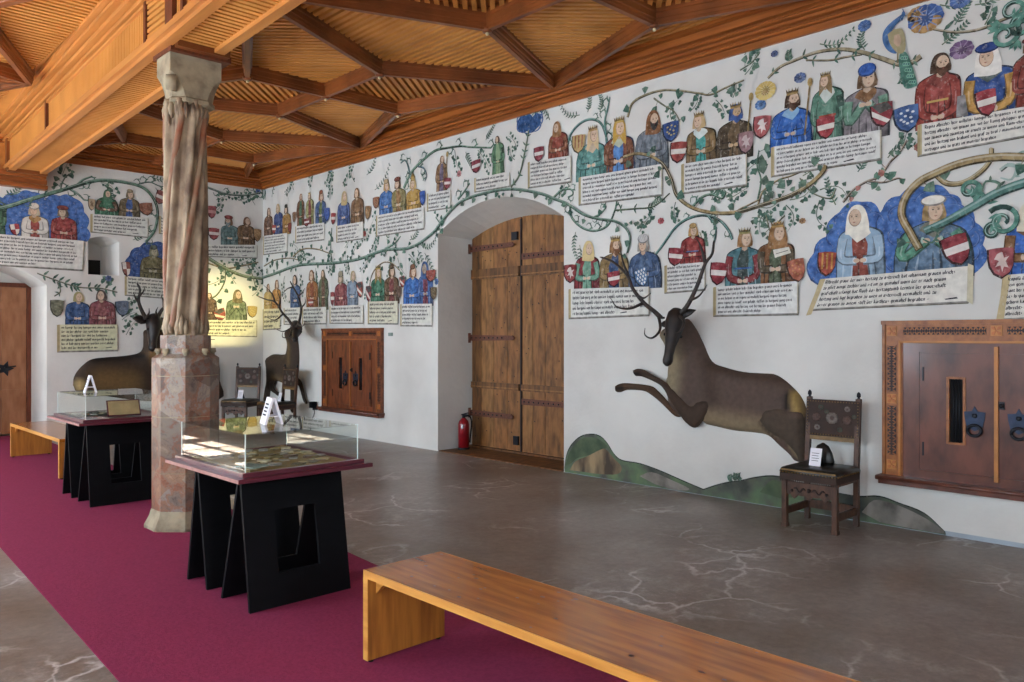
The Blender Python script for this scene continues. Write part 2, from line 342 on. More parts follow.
for i in range(len(nich)-1):
    (a, za), (c, zc) = nich[i], nich[i+1]; b.add([pE(a, za), pE(c, zc), pE(c, 4.9), pE(a, 4.9)], [(0, 1, 2, 3)], plaster_m)
nf = [(NX0, NZ0)]+nich+[(NX1, NZ0)]; nb = [(NX0+.04, NZ0)]+[(NX0+.04+(x-NX0)*.62, z-.08) for x, z in nich]+[(NX0+.04+(NX1-NX0)*.62, NZ0)]
n = len(nf); V = [Vector((s, EY, z)) for s, z in nf]+[Vector((s, EY+.45, z)) for s, z in nb]
b.add(V, [(i, (i+1) % n, n+(i+1) % n, n+i) for i in range(n)], plaster_m)
b.add([Vector((s, EY+.45, z)) for s, z in nb], [list(range(n))], plaster_m)
b.box(NX0+.06, NX0+.30, EY+.40, EY+.46, NZ0+.02, NZ0+.27, black)
fr = [(EX0, 0)]+archE+[(EX1, 0)]; n = len(fr)
b.add([Vector((s, EY, z)) for s, z in fr]+[Vector((s, EY+1.13, z)) for s, z in fr], [(i, i+1, n+i+1, n+i) for i in range(n-1)], plaster_m)
b.add([Vector((x, EY+1.12, z)) for x, z in ((EX0-.5, 0), (EX1+.5, 0), (EX1+.5, 3), (EX0-.5, 3))], [(0, 1, 2, 3)], plaster_m)
wall_e = b.build('wall_end', recalc=False); tag(wall_e, kind='structure')
# window wall (left) and rear wall, 0.35 m thick, with real openings
def window_wall(name, axis, wins, s0, s1, pos, thick):
    b = MB(); xs = [s0]
    for c, ww in wins: xs += [c-ww/2, c+ww/2]
    xs.append(s1)
    def bx(a, c, z0, z1):
        if axis == 'x': b.box(pos-thick, pos, a, c, z0, z1, plaster_m)
        else: b.box(a, c, pos-thick, pos, z0, z1, plaster_m)
    for i in range(0, len(xs), 2): bx(xs[i], xs[i+1], 0, 4.9)
    for c, ww in wins: bx(c-ww/2, c+ww/2, 0, WZ0); bx(c-ww/2, c+ww/2, WZ1, 4.9)
    tag(b.build(name), kind='structure')
    for i, (c, ww) in enumerate(wins):
        b = MB()
        def bar(a0, a1, z0, z1):
            if axis == 'x': b.box(pos-.22, pos-.16, a0, a1, z0, z1, wood_pil)
            else: b.box(a0, a1, pos-.22, pos-.16, z0, z1, wood_pil)
        for a in (c-ww/2, c+ww/2-.07, c-.035): bar(a, a+.07, WZ0, WZ1)
        for z in (WZ0, WZ1-.07, WZ0+.75, WZ0+1.5): bar(c-ww/2, c+ww/2, z, z+.06)
        tag(b.build('window_%d' % (i+1+(10 if axis == 'y' else 0))), kind='structure')
window_wall('wall_left', 'x', WINS_L, BY-.35, EY, LX, .35)
window_wall('wall_back', 'y', WINS_B, LX-.35, WX, BY, .35)

# ------------------------------------------------------------------ ceiling
RZ, PZ = 4.50, 4.66                        # underside of ribs, underside of boards
ceil = empty('ceiling', kind='structure')
b = MB(); b.box(LX-.4, WX+.4, BY-.4, EY+.4, 4.80, 4.95, wood_pil); b.build('roof_deck', ceil)
b = MB(); b.box(2.0, 3.5, BY, EY, PZ+.04, PZ+.08, wood_y); b.build('bay_board', ceil)
def clip_poly(poly, d, lo, hi):
    def half(P, f):
        out = []
        for i in range(len(P)):
            a, c = P[i], P[(i+1) % len(P)]; fa, fc = f(a), f(c)
            if fa >= 0: out.append(a)
            if (fa >= 0) != (fc >= 0):
                t = fa/(fa-fc); out.append((a[0]+(c[0]-a[0])*t, a[1]+(c[1]-a[1])*t))
        return out
    P = half(poly, lambda p: p[0]*d[0]+p[1]*d[1]-lo)
    if len(P) < 3: return P
    return half(P, lambda p: hi-(p[0]*d[0]+p[1]*d[1]))
def reed_panel(poly, direction, pitch=.085, name='ceiling_panel', z=PZ, mt=None):
    """boards running along `direction`, a raised reed on each"""
    mt = mt or wood_y
    L = math.hypot(*direction); dx, dy = direction[0]/L, direction[1]/L; nrm = (-dy, dx)
    b = MB(); n = len(poly); b.prism([(x, y, z+.03) for x, y in poly], (0, 0, .03), wood_groove_shade)
    ts = [p[0]*nrm[0]+p[1]*nrm[1] for p in poly]; t = math.floor(min(ts)/pitch)*pitch
    while t < max(ts):
        q = clip_poly(poly, nrm, t+.004, t+pitch*.58)
        if len(q) >= 3:
            c = (t+.008+t+pitch*.62)/2
            b.prism([(x, y, z-.012) for x, y in q], (0, 0, .045), mt)
        t += pitch
    return b.build(name, ceil)
def rib(p, q, w=.074, name='ceiling_rib'):
    a = Vector((*p, 0)); c = Vector((*q, 0)); t = (c-a).normalized(); nn = Vector((-t.y, t.x, 0)); b = MB()
    hp = [(w*.34, RZ), (w*.34, RZ+.02), (w*.44, RZ+.026), (w*.44, RZ+.055), (w*.56, RZ+.06), (w*.56, RZ+.11), (w*.72, RZ+.118), (w*.72, PZ+.05)]
    prof = [(-a_, z_) for a_, z_ in hp[::-1]]+hp
    b.prism([a+nn*x+Vector((0, 0, z)) for x, z in prof], c-a, wood_rib)
    return b.build(name, ceil)
def boss(p):
    b = MB(); b.tube([(p[0], p[1], RZ+.02), (p[0], p[1], RZ-.015)], [.055, .045], wood_rib, 10); b.ball((p[0], p[1], RZ-.028), .018, brass); b.build('rib_boss', ceil)
def bay(xw, xb, xc, xr, xl, ks):            # one longitudinal bay of the star-ribbed ceiling
    for k in ks:
        o = 4.08*k; C0 = (xc, 8.52+o); T = (xc, 9.68+o); D = (xc, 7.38+o); R = (xr, 8.52+o); Lp = (xl, 8.52+o)
        Wm, Wp = (xw, 6.4+o), (xw, 10.48+o); Bm, Bp = (xb, 6.4+o), (xb, 10.48+o)
        ymax = EY-.1
        def cl(poly): return clip_poly(poly, (0, 1), -99, ymax)
        def panel(poly, dr):
            q = cl(poly)
            if len(q) >= 3: reed_panel(q, dr)
        def rb(p, q):
            if p[1] > ymax and q[1] > ymax: return
            if q[1] > ymax: t = (ymax-p[1])/(q[1]-p[1]); q = (p[0]+(q[0]-p[0])*t, ymax)
            if p[1] > ymax: t = (ymax-q[1])/(p[1]-q[1]); p = (q[0]+(p[0]-q[0])*t, ymax)
            rib(p, q)
        def perp(u, v): return (-(v[1]-u[1]), v[0]-u[0])
        panel([C0, D, Wm, R], perp(C0, Wm)); panel([C0, R, Wp, T], perp(C0, Wp))
        panel([C0, T, Bp, Lp], perp(C0, Bp)); panel([C0, Lp, Bm, D], perp(C0, Bm))
        panel([R, Wm, Wp], (0, 1) if xw > 5 else (1, 0)); panel([Lp, Bp, Bm], (1, 0))
        Tm = (xc, T[1]-4.08); panel([Tm, Wm, D, Bm], (0, 1))
        for p, q in ((C0, T), (C0, D), (C0, R), (C0, Lp), (D, Wm), (D, Bm), (T, Wp), (T, Bp), (R, Wm), (R, Wp), (Lp, Bm), (Lp, Bp)): rb(p, q)
        for p in (C0, T, D, R, Lp):
            if p[1] < ymax: boss(p)
bay(6.84, 3.05, 5.06, 6.12, 4.06, (-2, -1, 0, 1))
bay(2.35, -1.55, .45, 1.45, -.55, (-2, -1, 0, 1))
def cornice(name, path_pts, inward, mt):    # stepped cornice extruded along a straight wall line
    a, c = Vector((*path_pts[0], 0)), Vector((*path_pts[1], 0)); nn = Vector((*inward, 0)); b = MB()
    prof = [(0, 4.34), (.03, 4.34), (.03, 4.395), (.018, 4.40), (.018, 4.408), (.055, 4.412), (.066, 4.425), (.055, 4.438), (.04, 4.442), (.04, 4.452), (.095, 4.457), (.095, 4.478), (.08, 4.482), (.08, 4.49), (.13, 4.495), (.143, 4.508), (.13, 4.522), (.11, 4.526), (.11, 4.536), (.17, 4.542), (.17, 4.60), (.15, 4.605), (.15, 4.62), (.20, 4.63), (.20, 4.74), (0, 4.74)]
    b.prism([a+nn*x+Vector((0, 0, z)) for x, z in prof], c-a, mt); return tag(b.build(name), kind='structure')
cornice('trim_right', ((WX, BY), (WX, EY)), (-1, 0), wood_corn)
cornice('trim_end', ((3.3, EY), (WX, EY)), (0, -1), wood_corn_e)
cornice('trim_end_left', ((LX, EY), (2.8, EY)), (0, -1), wood_corn_e)
cornice('trim_left', ((LX, BY), (LX, EY)), (1, 0), wood_corn)

# ------------------------------------------------------------------ longitudinal beam (slightly skewed in plan)
beam = empty('ceiling_beam', kind='structure')
def bxl(Y): return 2.43+.050*(Y-6.8)
def bxr(Y): return bxl(Y)+.49
def bz(Y): return 3.98+.010*(Y-6.8)
Y0, Y1 = BY, EY
def beam_strip(name, x0f, x1f, z0, z1, mt, ya=Y0, yb=Y1, parent=beam):
    b = MB(); P = []
    for Y in (ya, yb):
        P.append([Vector((x0f(Y), Y, bz(Y)+z0)), Vector((x1f(Y), Y, bz(Y)+z0)), Vector((x1f(Y), Y, bz(Y)+z1)), Vector((x0f(Y), Y, bz(Y)+z1))])
    b.rings(P, mt); return b.build(name, parent)
beam_strip('beam_core', lambda Y: bxl(Y)+.03, lambda Y: bxr(Y)-.03, .05, .75, wood_beam)
for nm, a, c, z0, z1 in (('bottom_moulding', 0, .085, 0, .05), ('bottom_moulding', .405, .49, 0, .05), ('side_moulding', -.035, .05, .035, .085), ('side_moulding', .44, .525, .035, .085),
                         ('side_moulding', -.015, .05, .085, .12), ('side_moulding', .44, .505, .085, .12),
                         ('crown_moulding', -.015, .08, .42, .445), ('crown_moulding', -.035, .08, .46, .495), ('crown_moulding', -.02, .08, .495, .505), ('crown_moulding', -.075, .08, .518, .56), ('crown_moulding', -.06, .08, .56, .575), ('crown_moulding', -.12, .08, .588, .62), ('crown_moulding', -.17, .08, .632, .68),
                         ('crown_moulding', .41, .52, .42, .47), ('crown_moulding', .41, .55, .47, .55), ('crown_moulding', .41, .61, .55, .66)):
    beam_strip(nm, lambda Y, a=a: bxl(Y)+a, lambda Y, c=c: bxl(Y)+c, z0, z1, wood_beam)
# reeded soffit and side
b = MB(); y = Y0
while y < Y1-.06:
    z = bz(y)+.035; b.box(bxl(y)+.08, bxl(y)+.41, y, y+.042, z, z+.03, wood_y); y += .07
b.build('soffit_reeding', beam)
b = MB(); y = Y0
while y < Y1-.05:
    if not (6.35 < y < 7.05):
        b.box(bxl(y)+.012, bxl(y)+.04, y, y+.03, bz(y)+.12, bz(y)+.42, wood_y); b.box(bxl(y)+.45, bxl(y)+.478, y, y+.03, bz(y)+.12, bz(y)+.42, wood_y)
    y += .05
b.build('side_reeding', beam)
b = MB(); z = .13
while z < .41:
    b.box(bxl(6.7)+.005, bxl(6.7)+.04, 6.46, 6.96, bz(6.7)+z, bz(6.7)+z+.03, wood_y); z += .05
b.build('square_panel_reeding', beam)
for y0, y1 in ((6.97, 7.02), (6.30, 6.45), (6.06, 6.11), (2.9, 2.95), (2.2, 2.35), (10.9, 10.95)):
    b = MB(); b.box(bxl(y0)-.02, bxl(y0)+.03, y0, y1, bz(y0)+.10, bz(y0)+.45, wood_pil if y0 < 11 else wood_beam); b.build('beam_pilaster', beam)
b = MB(); b.box(bxl(EY)-.35, bxr(EY)+.06, EY-.16, EY, 3.86, 3.92, wood_corn_e); b.box(bxl(EY)-.32, bxr(EY)+.03, EY-.24, EY, 3.92, 3.99, wood_corn_e); b.box(bxl(EY)-.28, bxr(EY), EY-.32, EY, 3.99, 4.06, wood_corn_e)
b.build('wall_corbel', beam)
b = MB(); b.box(2.3, bxl(EY)+.04, EY-.10, EY, 4.06, 4.70, wood_beam); b.box(bxl(EY)-.05, bxl(EY)+.02, EY-.42, EY-.32, 4.06, 4.62, wood_rib); b.box(bxl(EY)-.03, bxr(EY), EY-.40, EY-.32, 4.03, 4.09, wood_rib); b.build('beam_end_frame', beam)

# ------------------------------------------------------------------ stone column
KX, KY = 2.69, 6.80
col = empty('stone_column', (KX, KY, 0), kind='structure')
def octo(a, z, rot=PI/8): R = a/math.cos(PI/8); return [Vector((R*math.cos(rot+k*PI/4), R*math.sin(rot+k*PI/4), z)) for k in range(8)]
b = MB(); b.rings([octo(.30, 0), octo(.30, .03), octo(.262, .11), octo(.25, .16)], stone_cap)
for k in range(8):
    a = k*PI/4+PI/8; b.tube([(.27*math.cos(a), .27*math.sin(a), 0), (.265*math.cos(a), .265*math.sin(a), .05), (.25*math.cos(a), .25*math.sin(a), .13)], [.06, .045, .01], stone_cap, 7)
b.build('column_base', col)
b = MB()
for z0, z1 in ((.13, .47), (.476, .93), (.936, 1.27), (1.276, 1.42)): b.rings([octo(.246, z0), octo(.246, z1)], marble_m)
b.rings([octo(.244, .13), octo(.244, 1.42)], stone_cap)
b.rings([octo(.246, 1.42), octo(.20, 1.455)], marble_m)
for k in range(8):
    a = k*PI/4+PI/8; r = .215; b.tube([(r*math.cos(a), r*math.sin(a), 1.43), (r*math.cos(a), r*math.sin(a), 1.46), (r*math.cos(a), r*math.sin(a), 1.47), (r*math.cos(a), r*math.sin(a), 1.50)], [.022, .016, .03, .026], stone_cap, 8)
b.rings([octo(.185, 1.455), octo(.185, 1.61)], marble_m); b.build('column_pedestal', col)
b = MB(); Rg = []; nz = 60; seg = 96; z0, z1 = 1.60, 3.58
for i in range(nz+1):
    t = i/nz; z = z0+(z1-z0)*t; tw = .9*t; rb_ = .140+.012*math.sin(PI*t); fl_ = .02*(1-t)**6+.02*t**10
    ring = []
    for k in range(seg):
        a = 2*PI*k/seg; c = math.cos(8*(a-tw)); r = rb_+fl_+.022*(abs(c)**.7)*(1 if c > 0 else -1)+.006*math.cos(16*(a-tw))
        ring.append(Vector((r*math.cos(a), r*math.sin(a), z)))
    Rg.append(ring)
b.rings(Rg, shaft_m, True); b.build('column_shaft', col)
b = MB()
for a0 in (3.6, 5.2, 1.0, 2.2):
    path = []; 
    for i in range(41):
        t = i/40; a = a0+2.0*t; path.append((.156*math.cos(a), .156*math.sin(a), 1.68+1.82*t))
    b.tube(path, .027, shaft_band, 8)
b.build('spiral_roll', col)
b = MB()
for k in range(8):                          # carved leaf tongues at foot and head of the shaft
    a = k*PI/4+.2
    for zz, sg in ((1.62, 1), (3.55, -1)):
        for da, hh in ((0, .19), (.22, .13), (-.22, .13)):
            ca, sa = math.cos(a+da), math.sin(a+da)
            b.tube([(.16*ca, .16*sa, zz), (.168*ca, .168*sa, zz+sg*hh*.4), (.162*ca, .162*sa, zz+sg*hh*.75), (.15*ca, .15*sa, zz+sg*hh)], [.016, .022, .016, .004], shaft_m, 7)
b.build('carved_leaves', col)
b = MB()
def rect(hx, hy, z, ch=0.0): return [Vector(v) for v in ((-hx+ch, -hy, z), (hx-ch, -hy, z), (hx, -hy+ch, z), (hx, hy-ch, z), (hx-ch, hy, z), (-hx+ch, hy, z), (-hx, hy-ch, z), (-hx, -hy+ch, z))]
def sh(ring): return [v+Vector((.03, 0, 0)) for v in ring]
b.rings([sh(rect(.165, .155, 3.54, .09)), sh(rect(.185, .17, 3.56, .09)), sh(rect(.185, .17, 3.585, .09)), sh(rect(.172, .155, 3.60, .085))], stone_cap)
b.rings([sh(rect(.172, .15, 3.60, .08)), sh(rect(.18, .15, 3.66, .07)), sh(rect(.20, .148, 3.73, .055)), sh(rect(.215, .146, 3.78, .02)), sh(rect(.218, .146, 3.79, .004)), sh(rect(.218, .146, 3.945, .004))], stone_cap)
b.tube([(-.13, -.13, 3.70), (-.205, -.10, 3.70)], [.07, .062], stone_cap, 14); b.build('column_capital', col)
b = MB(); b.box(-.20, .31, -.20, .20, 3.945, 3.995, wood_pil); b.box(-.17, .27, -.27, .26, 3.965, 4.03, wood_rib); b.build('timber_abacus', col)

# ------------------------------------------------------------------ doors
rnd = random.Random(5)
dr = empty('door_1', kind='structure')
def arch_z(y):                              # underside of the recess arch at the door plane
    pts = seg_arc(DY0+.10, DY1+.02, 3.02, 3.23, 24)
    for i in range(len(pts)-1):
        if pts[i][0] <= y <= pts[i+1][0]:
            t = (y-pts[i][0])/(pts[i+1][0]-pts[i][0]); return pts[i][1]+t*(pts[i+1][1]-pts[i][1])
    return 3.02
DC = 7.69
for ya, yb, cuts in ((DC+.012, DY1+.0, (.27, .54, .8)), (6.42, DC-.012, (.38, .66, .84))):
    leaf = MB(); ys = [ya]+[ya+(yb-ya)*c for c in cuts]+[yb]
    for i in range(len(ys)-1):
        a, c = ys[i]+.003, ys[i+1]-.003; m = (door_w, door_w2, door_w3, door_w)[(i+int(ya)) % 4]
        leaf.prism([(BX, a, .02), (BX, c, .02), (BX, c, arch_z(c)), (BX, (a+c)/2, arch_z((a+c)/2)), (BX, a, arch_z(a))], (.05, 0, 0), m)
    L = leaf.build('door_leaf', dr)
    for z0, z1 in (((2.42, 2.56), (.86, .95)) if ya > DC else ((2.42, 2.56), (.86, .95))):
        b = MB(); b.box(BX-.03, BX, ya+.02, yb-.01, z0, z1, door_w3); b.box(BX-.036, BX-.03, ya+.02, yb-.01, z0+.02, z0+.035, door_w2); b.build('batten', L)
    for z, ln in (((2.86, .9), (1.58, .9), (.50, .88)) if ya > DC else ((2.68, .9), (.72, .9))):
        b = MB()
        y1_ = yb+.0 if ya > DC else yb-.03
        b.prism([(BX-.045, y1_, z-.042), (BX-.045, y1_-.98*ln, z-.032), (BX-.045, y1_-1.03*ln, z), (BX-.045, y1_-.98*ln, z+.032), (BX-.045, y1_, z+.042)], (.014, 0, 0), rust)
        if ya > DC: b.tube([(BX-.06, DY1-.012, z-.07), (BX-.06, DY1-.012, z+.07)], .02, rust, 8)
        for q in range(8): b.ball((BX-.047, y1_-.05-q*.1*ln, z), .012, iron, 6)
        b.build('iron_strap', L)
    b = MB()
    for _ in range(46):
        y, z = rnd.uniform(ya+.05, yb-.05), rnd.uniform(.1, 2.9); b.ball((BX-.003, y, z), .009, iron, 6, (.5, 1, 1))
    b.build('nail_heads', L)
b = MB(); b.box(BX-.03, BX, 6.50, 6.62, 1.28, 1.34, iron); b.tube([(BX-.03, 6.56, 1.31), (BX-.07, 6.56, 1.31), (BX-.07, 6.68, 1.31)], .01, iron, 6); b.build('door_latch', dr)
b = MB(); b.box(BX-.035, BX, DC+.06, DC+.17, 2.92, 3.03, iron); b.box(BX-.03, BX, DC+.05, DC+.14, .12, .24, iron); b.build('lock_box', dr)
b = MB(); b.box(BX-.02, BX+.02, DC-.012, DC+.012, .02, 3.2, dark_inlay); b.build('centre_gap', dr)
b = MB(); b.box(WX-.0, BX+.02, DY0+.02, DY1-.02, 0, .012, door_w3); b.box(BX-.06, BX+.0, DY0+.1, DY1, 0, .035, door_w3); b.build('threshold', dr)
dl = empty('door_2', kind='structure')
leaf = MB(); DYE = EY+1.0; xs = [EX0, 1.98, 2.30, 2.62, 2.95, EX1]
for i in range(5): leaf.box(xs[i]+.004, xs[i+1]-.004, DYE, DYE+.05, .02, 2.44, door_l)
leaf.box(EX0, EX1, DYE+.01, DYE+.06, 2.44, 2.8, plaster_m)
L = leaf.build('door_leaf', dl)
for z in (.62, 2.05): b = MB(); b.box(EX0+.04, EX1-.04, DYE-.025, DYE, z, z+.12, door_l); b.build('batten', L)
b = MB(); P = []
for k in range(10):
    a = 2*PI*k/10; r = .13 if k % 2 == 0 else .06; P.append((3.0+r*math.cos(a), DYE-.012, 1.08+r*math.sin(a)))
b.prism(P, (0, .012, 0), iron); b.tube([(3.0, DYE-.012, 1.1), (3.0, DYE-.06, 1.1), (3.14, DYE-.06, 1.12)], .012, iron, 6); b.build('lock_plate', L)
b = MB(); b.box(EX1-.06, EX1-.0, DYE-.06, DYE+.02, 0, 2.44, wood_pil); b.box(EX0, EX1, DYE-.06, DYE+.02, 2.40, 2.47, wood_pil); b.build('door_frame', dl)

# ------------------------------------------------------------------ wall cabinets
def lattice(b, x, y0, y1, z0, z1, mt_d, mt_l, horiz):
    """carved tracery strip: dark ground with crossed light bars; faces -x"""
    b.box(x, x+.01, y0, y1, z0, z1, mt_d)
    w_ = (z1-z0) if horiz else (y1-y0); ln = (y1-y0) if horiz else (z1-z0); n = max(2, round(ln/(w_*.62))); st = ln/n
    for i in range(n):
        for sg in (0, 1):
            a0, a1 = i*st, (i+1)*st; lo, hi = (0, w_) if sg == 0 else (w_, 0); t = .0055
            if horiz: q = [(x-.006, y0+a0-t, z0+lo), (x-.006, y0+a0+t, z0+lo), (x-.006, y0+a1+t, z0+hi), (x-.006, y0+a1-t, z0+hi)]
            else: q = [(x-.006, y0+lo, z0+a0-t), (x-.006, y0+lo, z0+a0+t), (x-.006, y0+hi, z0+a1+t), (x-.006, y0+hi, z0+a1-t)]
            b.prism(q, (.006, 0, 0), mt_l)
        cy, cz = (y0+(i+.5)*st, (z0+z1)/2) if horiz else ((y0+y1)/2, z0+(i+.5)*st); r = w_*.2
        b.prism([(x-.008, cy-r, cz), (x-.008, cy, cz-r), (x-.008, cy+r, cz), (x-.008, cy, cz+r)], (.008, 0, 0), mt_d)
def cabinet(name, loc, W, H, door_mat, oak_cab=oak_cab, oak_strip=oak_strip, **k):
    """local: y along the wall centred on 0, wall plane at x=0, z from the sill"""
    e = empty(name, loc, **k); h = W/2; fwid = .155
    b = MB(); b.box(-.035, .0, -h, h, H-.175, H, oak_cab); b.box(-.035, 0, -h, -h+fwid, 0, H-.175, oak_cab); b.box(-.035, 0, h-fwid, h, 0, H-.175, oak_cab)
    b.box(-.055, 0, -h-.012, h+.012, H-.02, H+.012, oak_cab); b.box(-.048, 0, -h-.006, -h+.018, 0, H, oak_cab); b.box(-.048, 0, h-.018, h+.006, 0, H, oak_cab)
    for a, c in ((-h+fwid-.03, -h+fwid-.012), (h-fwid+.012, h-fwid+.03)): b.box(-.045, 0, a, c, 0, H-.16, oak_strip)
    b.box(-.045, 0, -h+fwid-.03, h-fwid+.03, H-.172, H-.155, oak_strip); b.build('frame', e)
    b = MB()
    for y0, y1 in ((-h+.16, -.07), (.07, h-.16)): lattice(b, -.037, y0, y1, H-.105, H-.045, dark_inlay, oak_cab, True)
    for yc in (-h+.07, h-.07):
        for z0, z1 in ((.17, H*.5-.06), (H*.5+.06, H-.2)): lattice(b, -.037, yc-.035, yc+.035, z0, z1, dark_inlay, oak_cab, False)
    b.build('carved_tracery', e)
    b = MB()
    for yc, zc in ((-h+.07, .09), (h-.07, .09), (-h+.07, H*.5), (h-.07, H*.5), (-h+.07, H-.075), (h-.07, H-.075), (0, H-.075)):
        b = MB(); b.box(-.041, -.03, yc-.04, yc+.04, zc-.04, zc+.04, oak_strip)
        for t in range(4):
            a = t*PI/2+PI/4; b.prism([(-.046, yc, zc), (-.046, yc+.034*math.cos(a-.4), zc+.034*math.sin(a-.4)), (-.046, yc+.045*math.cos(a), zc+.045*math.sin(a)), (-.046, yc+.034*math.cos(a+.4), zc+.034*math.sin(a+.4))], (.006, 0, 0), orange_inlay)
        b.build('inlay_rosette', e)
    ih = h-fwid; b = MB(); b.box(-.012, .0, -ih, ih, 0, H-.17, door_mat); b.box(-.026, 0, -ih, ih, H-.25, H-.17, door_mat); b.box(-.026, 0, -ih, ih, 0, .07, door_mat)
    b.box(-.026, 0, -ih, -ih+.13, .07, H-.25, door_mat); b.box(-.026, 0, ih-.13, ih, .07, H-.25, door_mat); b.build('inner_frame', e)
    dz0, dz1 = .075, H-.255
    for sg in (-1, 1):
        y0, y1 = sorted((sg*.012, sg*(ih-.135))); d = MB(); yc = (y0+y1)/2-sg*.0; gw = .055
        gz0, gz1 = dz0+.24, dz1-.2
        for a, c, z0, z1 in ((y0, yc-gw, dz0, dz1), (yc+gw, y1, dz0, dz1), (yc-gw, yc+gw, dz0, gz0), (yc-gw, yc+gw, gz1, dz1)): d.box(-.034, -.008, a, c, z0, z1, door_mat)
        D = d.build('cabinet_door', e)
        b = MB(); b.box(-.014, -.010, yc-gw, yc+gw, gz0, gz1, black)
        b.build('slot_opening', D)
        b = MB()
        for a, c, z0, z1 in ((yc-gw-.015, yc-gw+.006, gz0-.012, gz1+.012), (yc+gw-.006, yc+gw+.015, gz0-.012, gz1+.012), (yc-gw, yc+gw, gz0-.015, gz0+.004), (yc-gw, yc+gw, gz1-.004, gz1+.015)): b.box(-.042, -.02, a, c, z0, z1, oak_cab)
        b.build('slot_moulding', D)
        b = MB(); b.tube([(-.03, yc, gz0), (-.03, yc, gz1)], .006, iron, 6)
        b.tube([(-.03, yc-.022, gz0), (-.03, yc-.022, gz1)], .005, iron, 6); b.tube([(-.03, yc+.022, gz0), (-.03, yc+.022, gz1)], .005, iron, 6); b.build('slot_bars', D)
        hy = y1-.02 if sg > 0 else y0+.02
        for z in (dz0+.17, dz1-.17): b = MB(); b.box(-.04, -.03, hy-.012, hy+.03*(-1 if sg > 0 else 1)*.4+.012, z-.055, z+.055, iron); b.build('hinge', D)
        ly = sg*.15; lz = .50; b = MB()
        P = [(0, .115), (.02, .075), (.075, .07), (.07, .02), (.055, -.05), (0, -.08), (-.055, -.05), (-.07, .02), (-.075, .07), (-.02, .075)]
        b.prism([(-.043, ly+u, lz+v) for u, v in P], (.01, 0, 0), iron_b)
        b.ball((-.045, ly, lz+.04), .02, iron, 8, (.5, 1, 1)); b.build('lock_plate', D)
        b = MB(); b.tube([(-.052, ly+.048*math.cos(a), lz-.075+.042*math.sin(a)) for a in [2*PI*i/16 for i in range(17)]], .013, iron, 7); b.build('ring_pull', D)
    b = MB(); b.box(-.05, -.01, -.014, .014, .04, H-.2, oak_strip); b.build('centre_strip', e)
    b = MB(); b.box(-.048, -.036, -.055, -.02, .60, .66, iron); b.ball((-.055, -.035, .63), .018, iron, 8); b.build('catch', e)
    b = MB(); b.box(-.13, 0, -h-.03, h+.03, -.035, 0, walnut); b.box(-.105, 0, -h-.015, h+.015, -.07, -.035, walnut); b.tube([(-.12, -h-.03, -.0175), (-.12, h+.03, -.0175)], .0175, walnut, 8); b.build('sill_shelf', e)
    return e
cabinet('wall_cabinet', (WX, 1.82, .44), 1.69, 1.28, walnut, label='large dark walnut wall cabinet with blue iron lock plates beside the carved chair', cat='cabinet')
cabinet('wall_cabinet', (WX, 10.89, .44), 1.72, 1.28, walnut_far, mat('far_cabinet_frame', '84492A', .42, .15, 5, (3, 3, 3), col2='5E3018'), mat('far_cabinet_strip', 'A0602E', .45, .12, 6), label='reddish brown two door wall cabinet between the standing stag and the arched doorway', cat='cabinet')

# ------------------------------------------------------------------ benches
def bench(name, loc, ln, both=True, **k):   # runs along local y from 0 to ln; width .48
    e = empty(name, loc, **k); w2 = .24
    b = MB(); b.box(-w2, w2, 0, ln, .412, .45, pine); rng = random.Random(int(ln*10)+3)
    for _ in range(int(16*ln)):
        x, y = rng.uniform(-.22, .22), rng.uniform(.03, ln-.03); r = rng.uniform(.004, .009)
        b.add([(x+r*math.cos(a), y+1.6*r*math.sin(a), .4505) for a in [2*PI*i/8 for i in range(8)]], [tuple(range(8))], pine_k)
    b.build('seat_board', e)
    for x in (-w2-.001, w2-.004): b = MB(); b.box(x, x+.005, -.001, ln+.001, .4118, .4502, pine_edge); b.build('edge_lipping', e)
    for y in (0, ln-.036):
        b = MB(); b.box(-w2, w2, y, y+.036, .012, .411, pine_end)
        b.box(-w2-.0015, -w2+.003, y-.001, y+.037, .012, .4118, pine_edge)
        b.build('end_panel', e)
        for x in (-w2+.03, w2-.03): b = MB(); b.tube([(x, y+.018, 0), (x, y+.018, .014)], .014, black, 8); b.build('foot_pad', e)
        s = 1 if y == 0 else -1; yy = y+.036 if y == 0 else y
        for x in (-w2+.06, 0, w2-.06): b = MB(); b.prism([(x-.012, yy, .411), (x-.012, yy+s*.09, .411), (x-.012, yy, .33)], (.024, 0, 0), pine_edge); b.build('corner_bracket', e)
    return e
bench('wooden_bench', (2.415, .45, .008), 2.86, label='long varnished pine bench in front, running out of the picture below', cat='bench')
bench('wooden_bench', (2.74, 9.86, .008), 2.28, label='pine bench near the end wall door, left of the farther glass case', cat='bench')

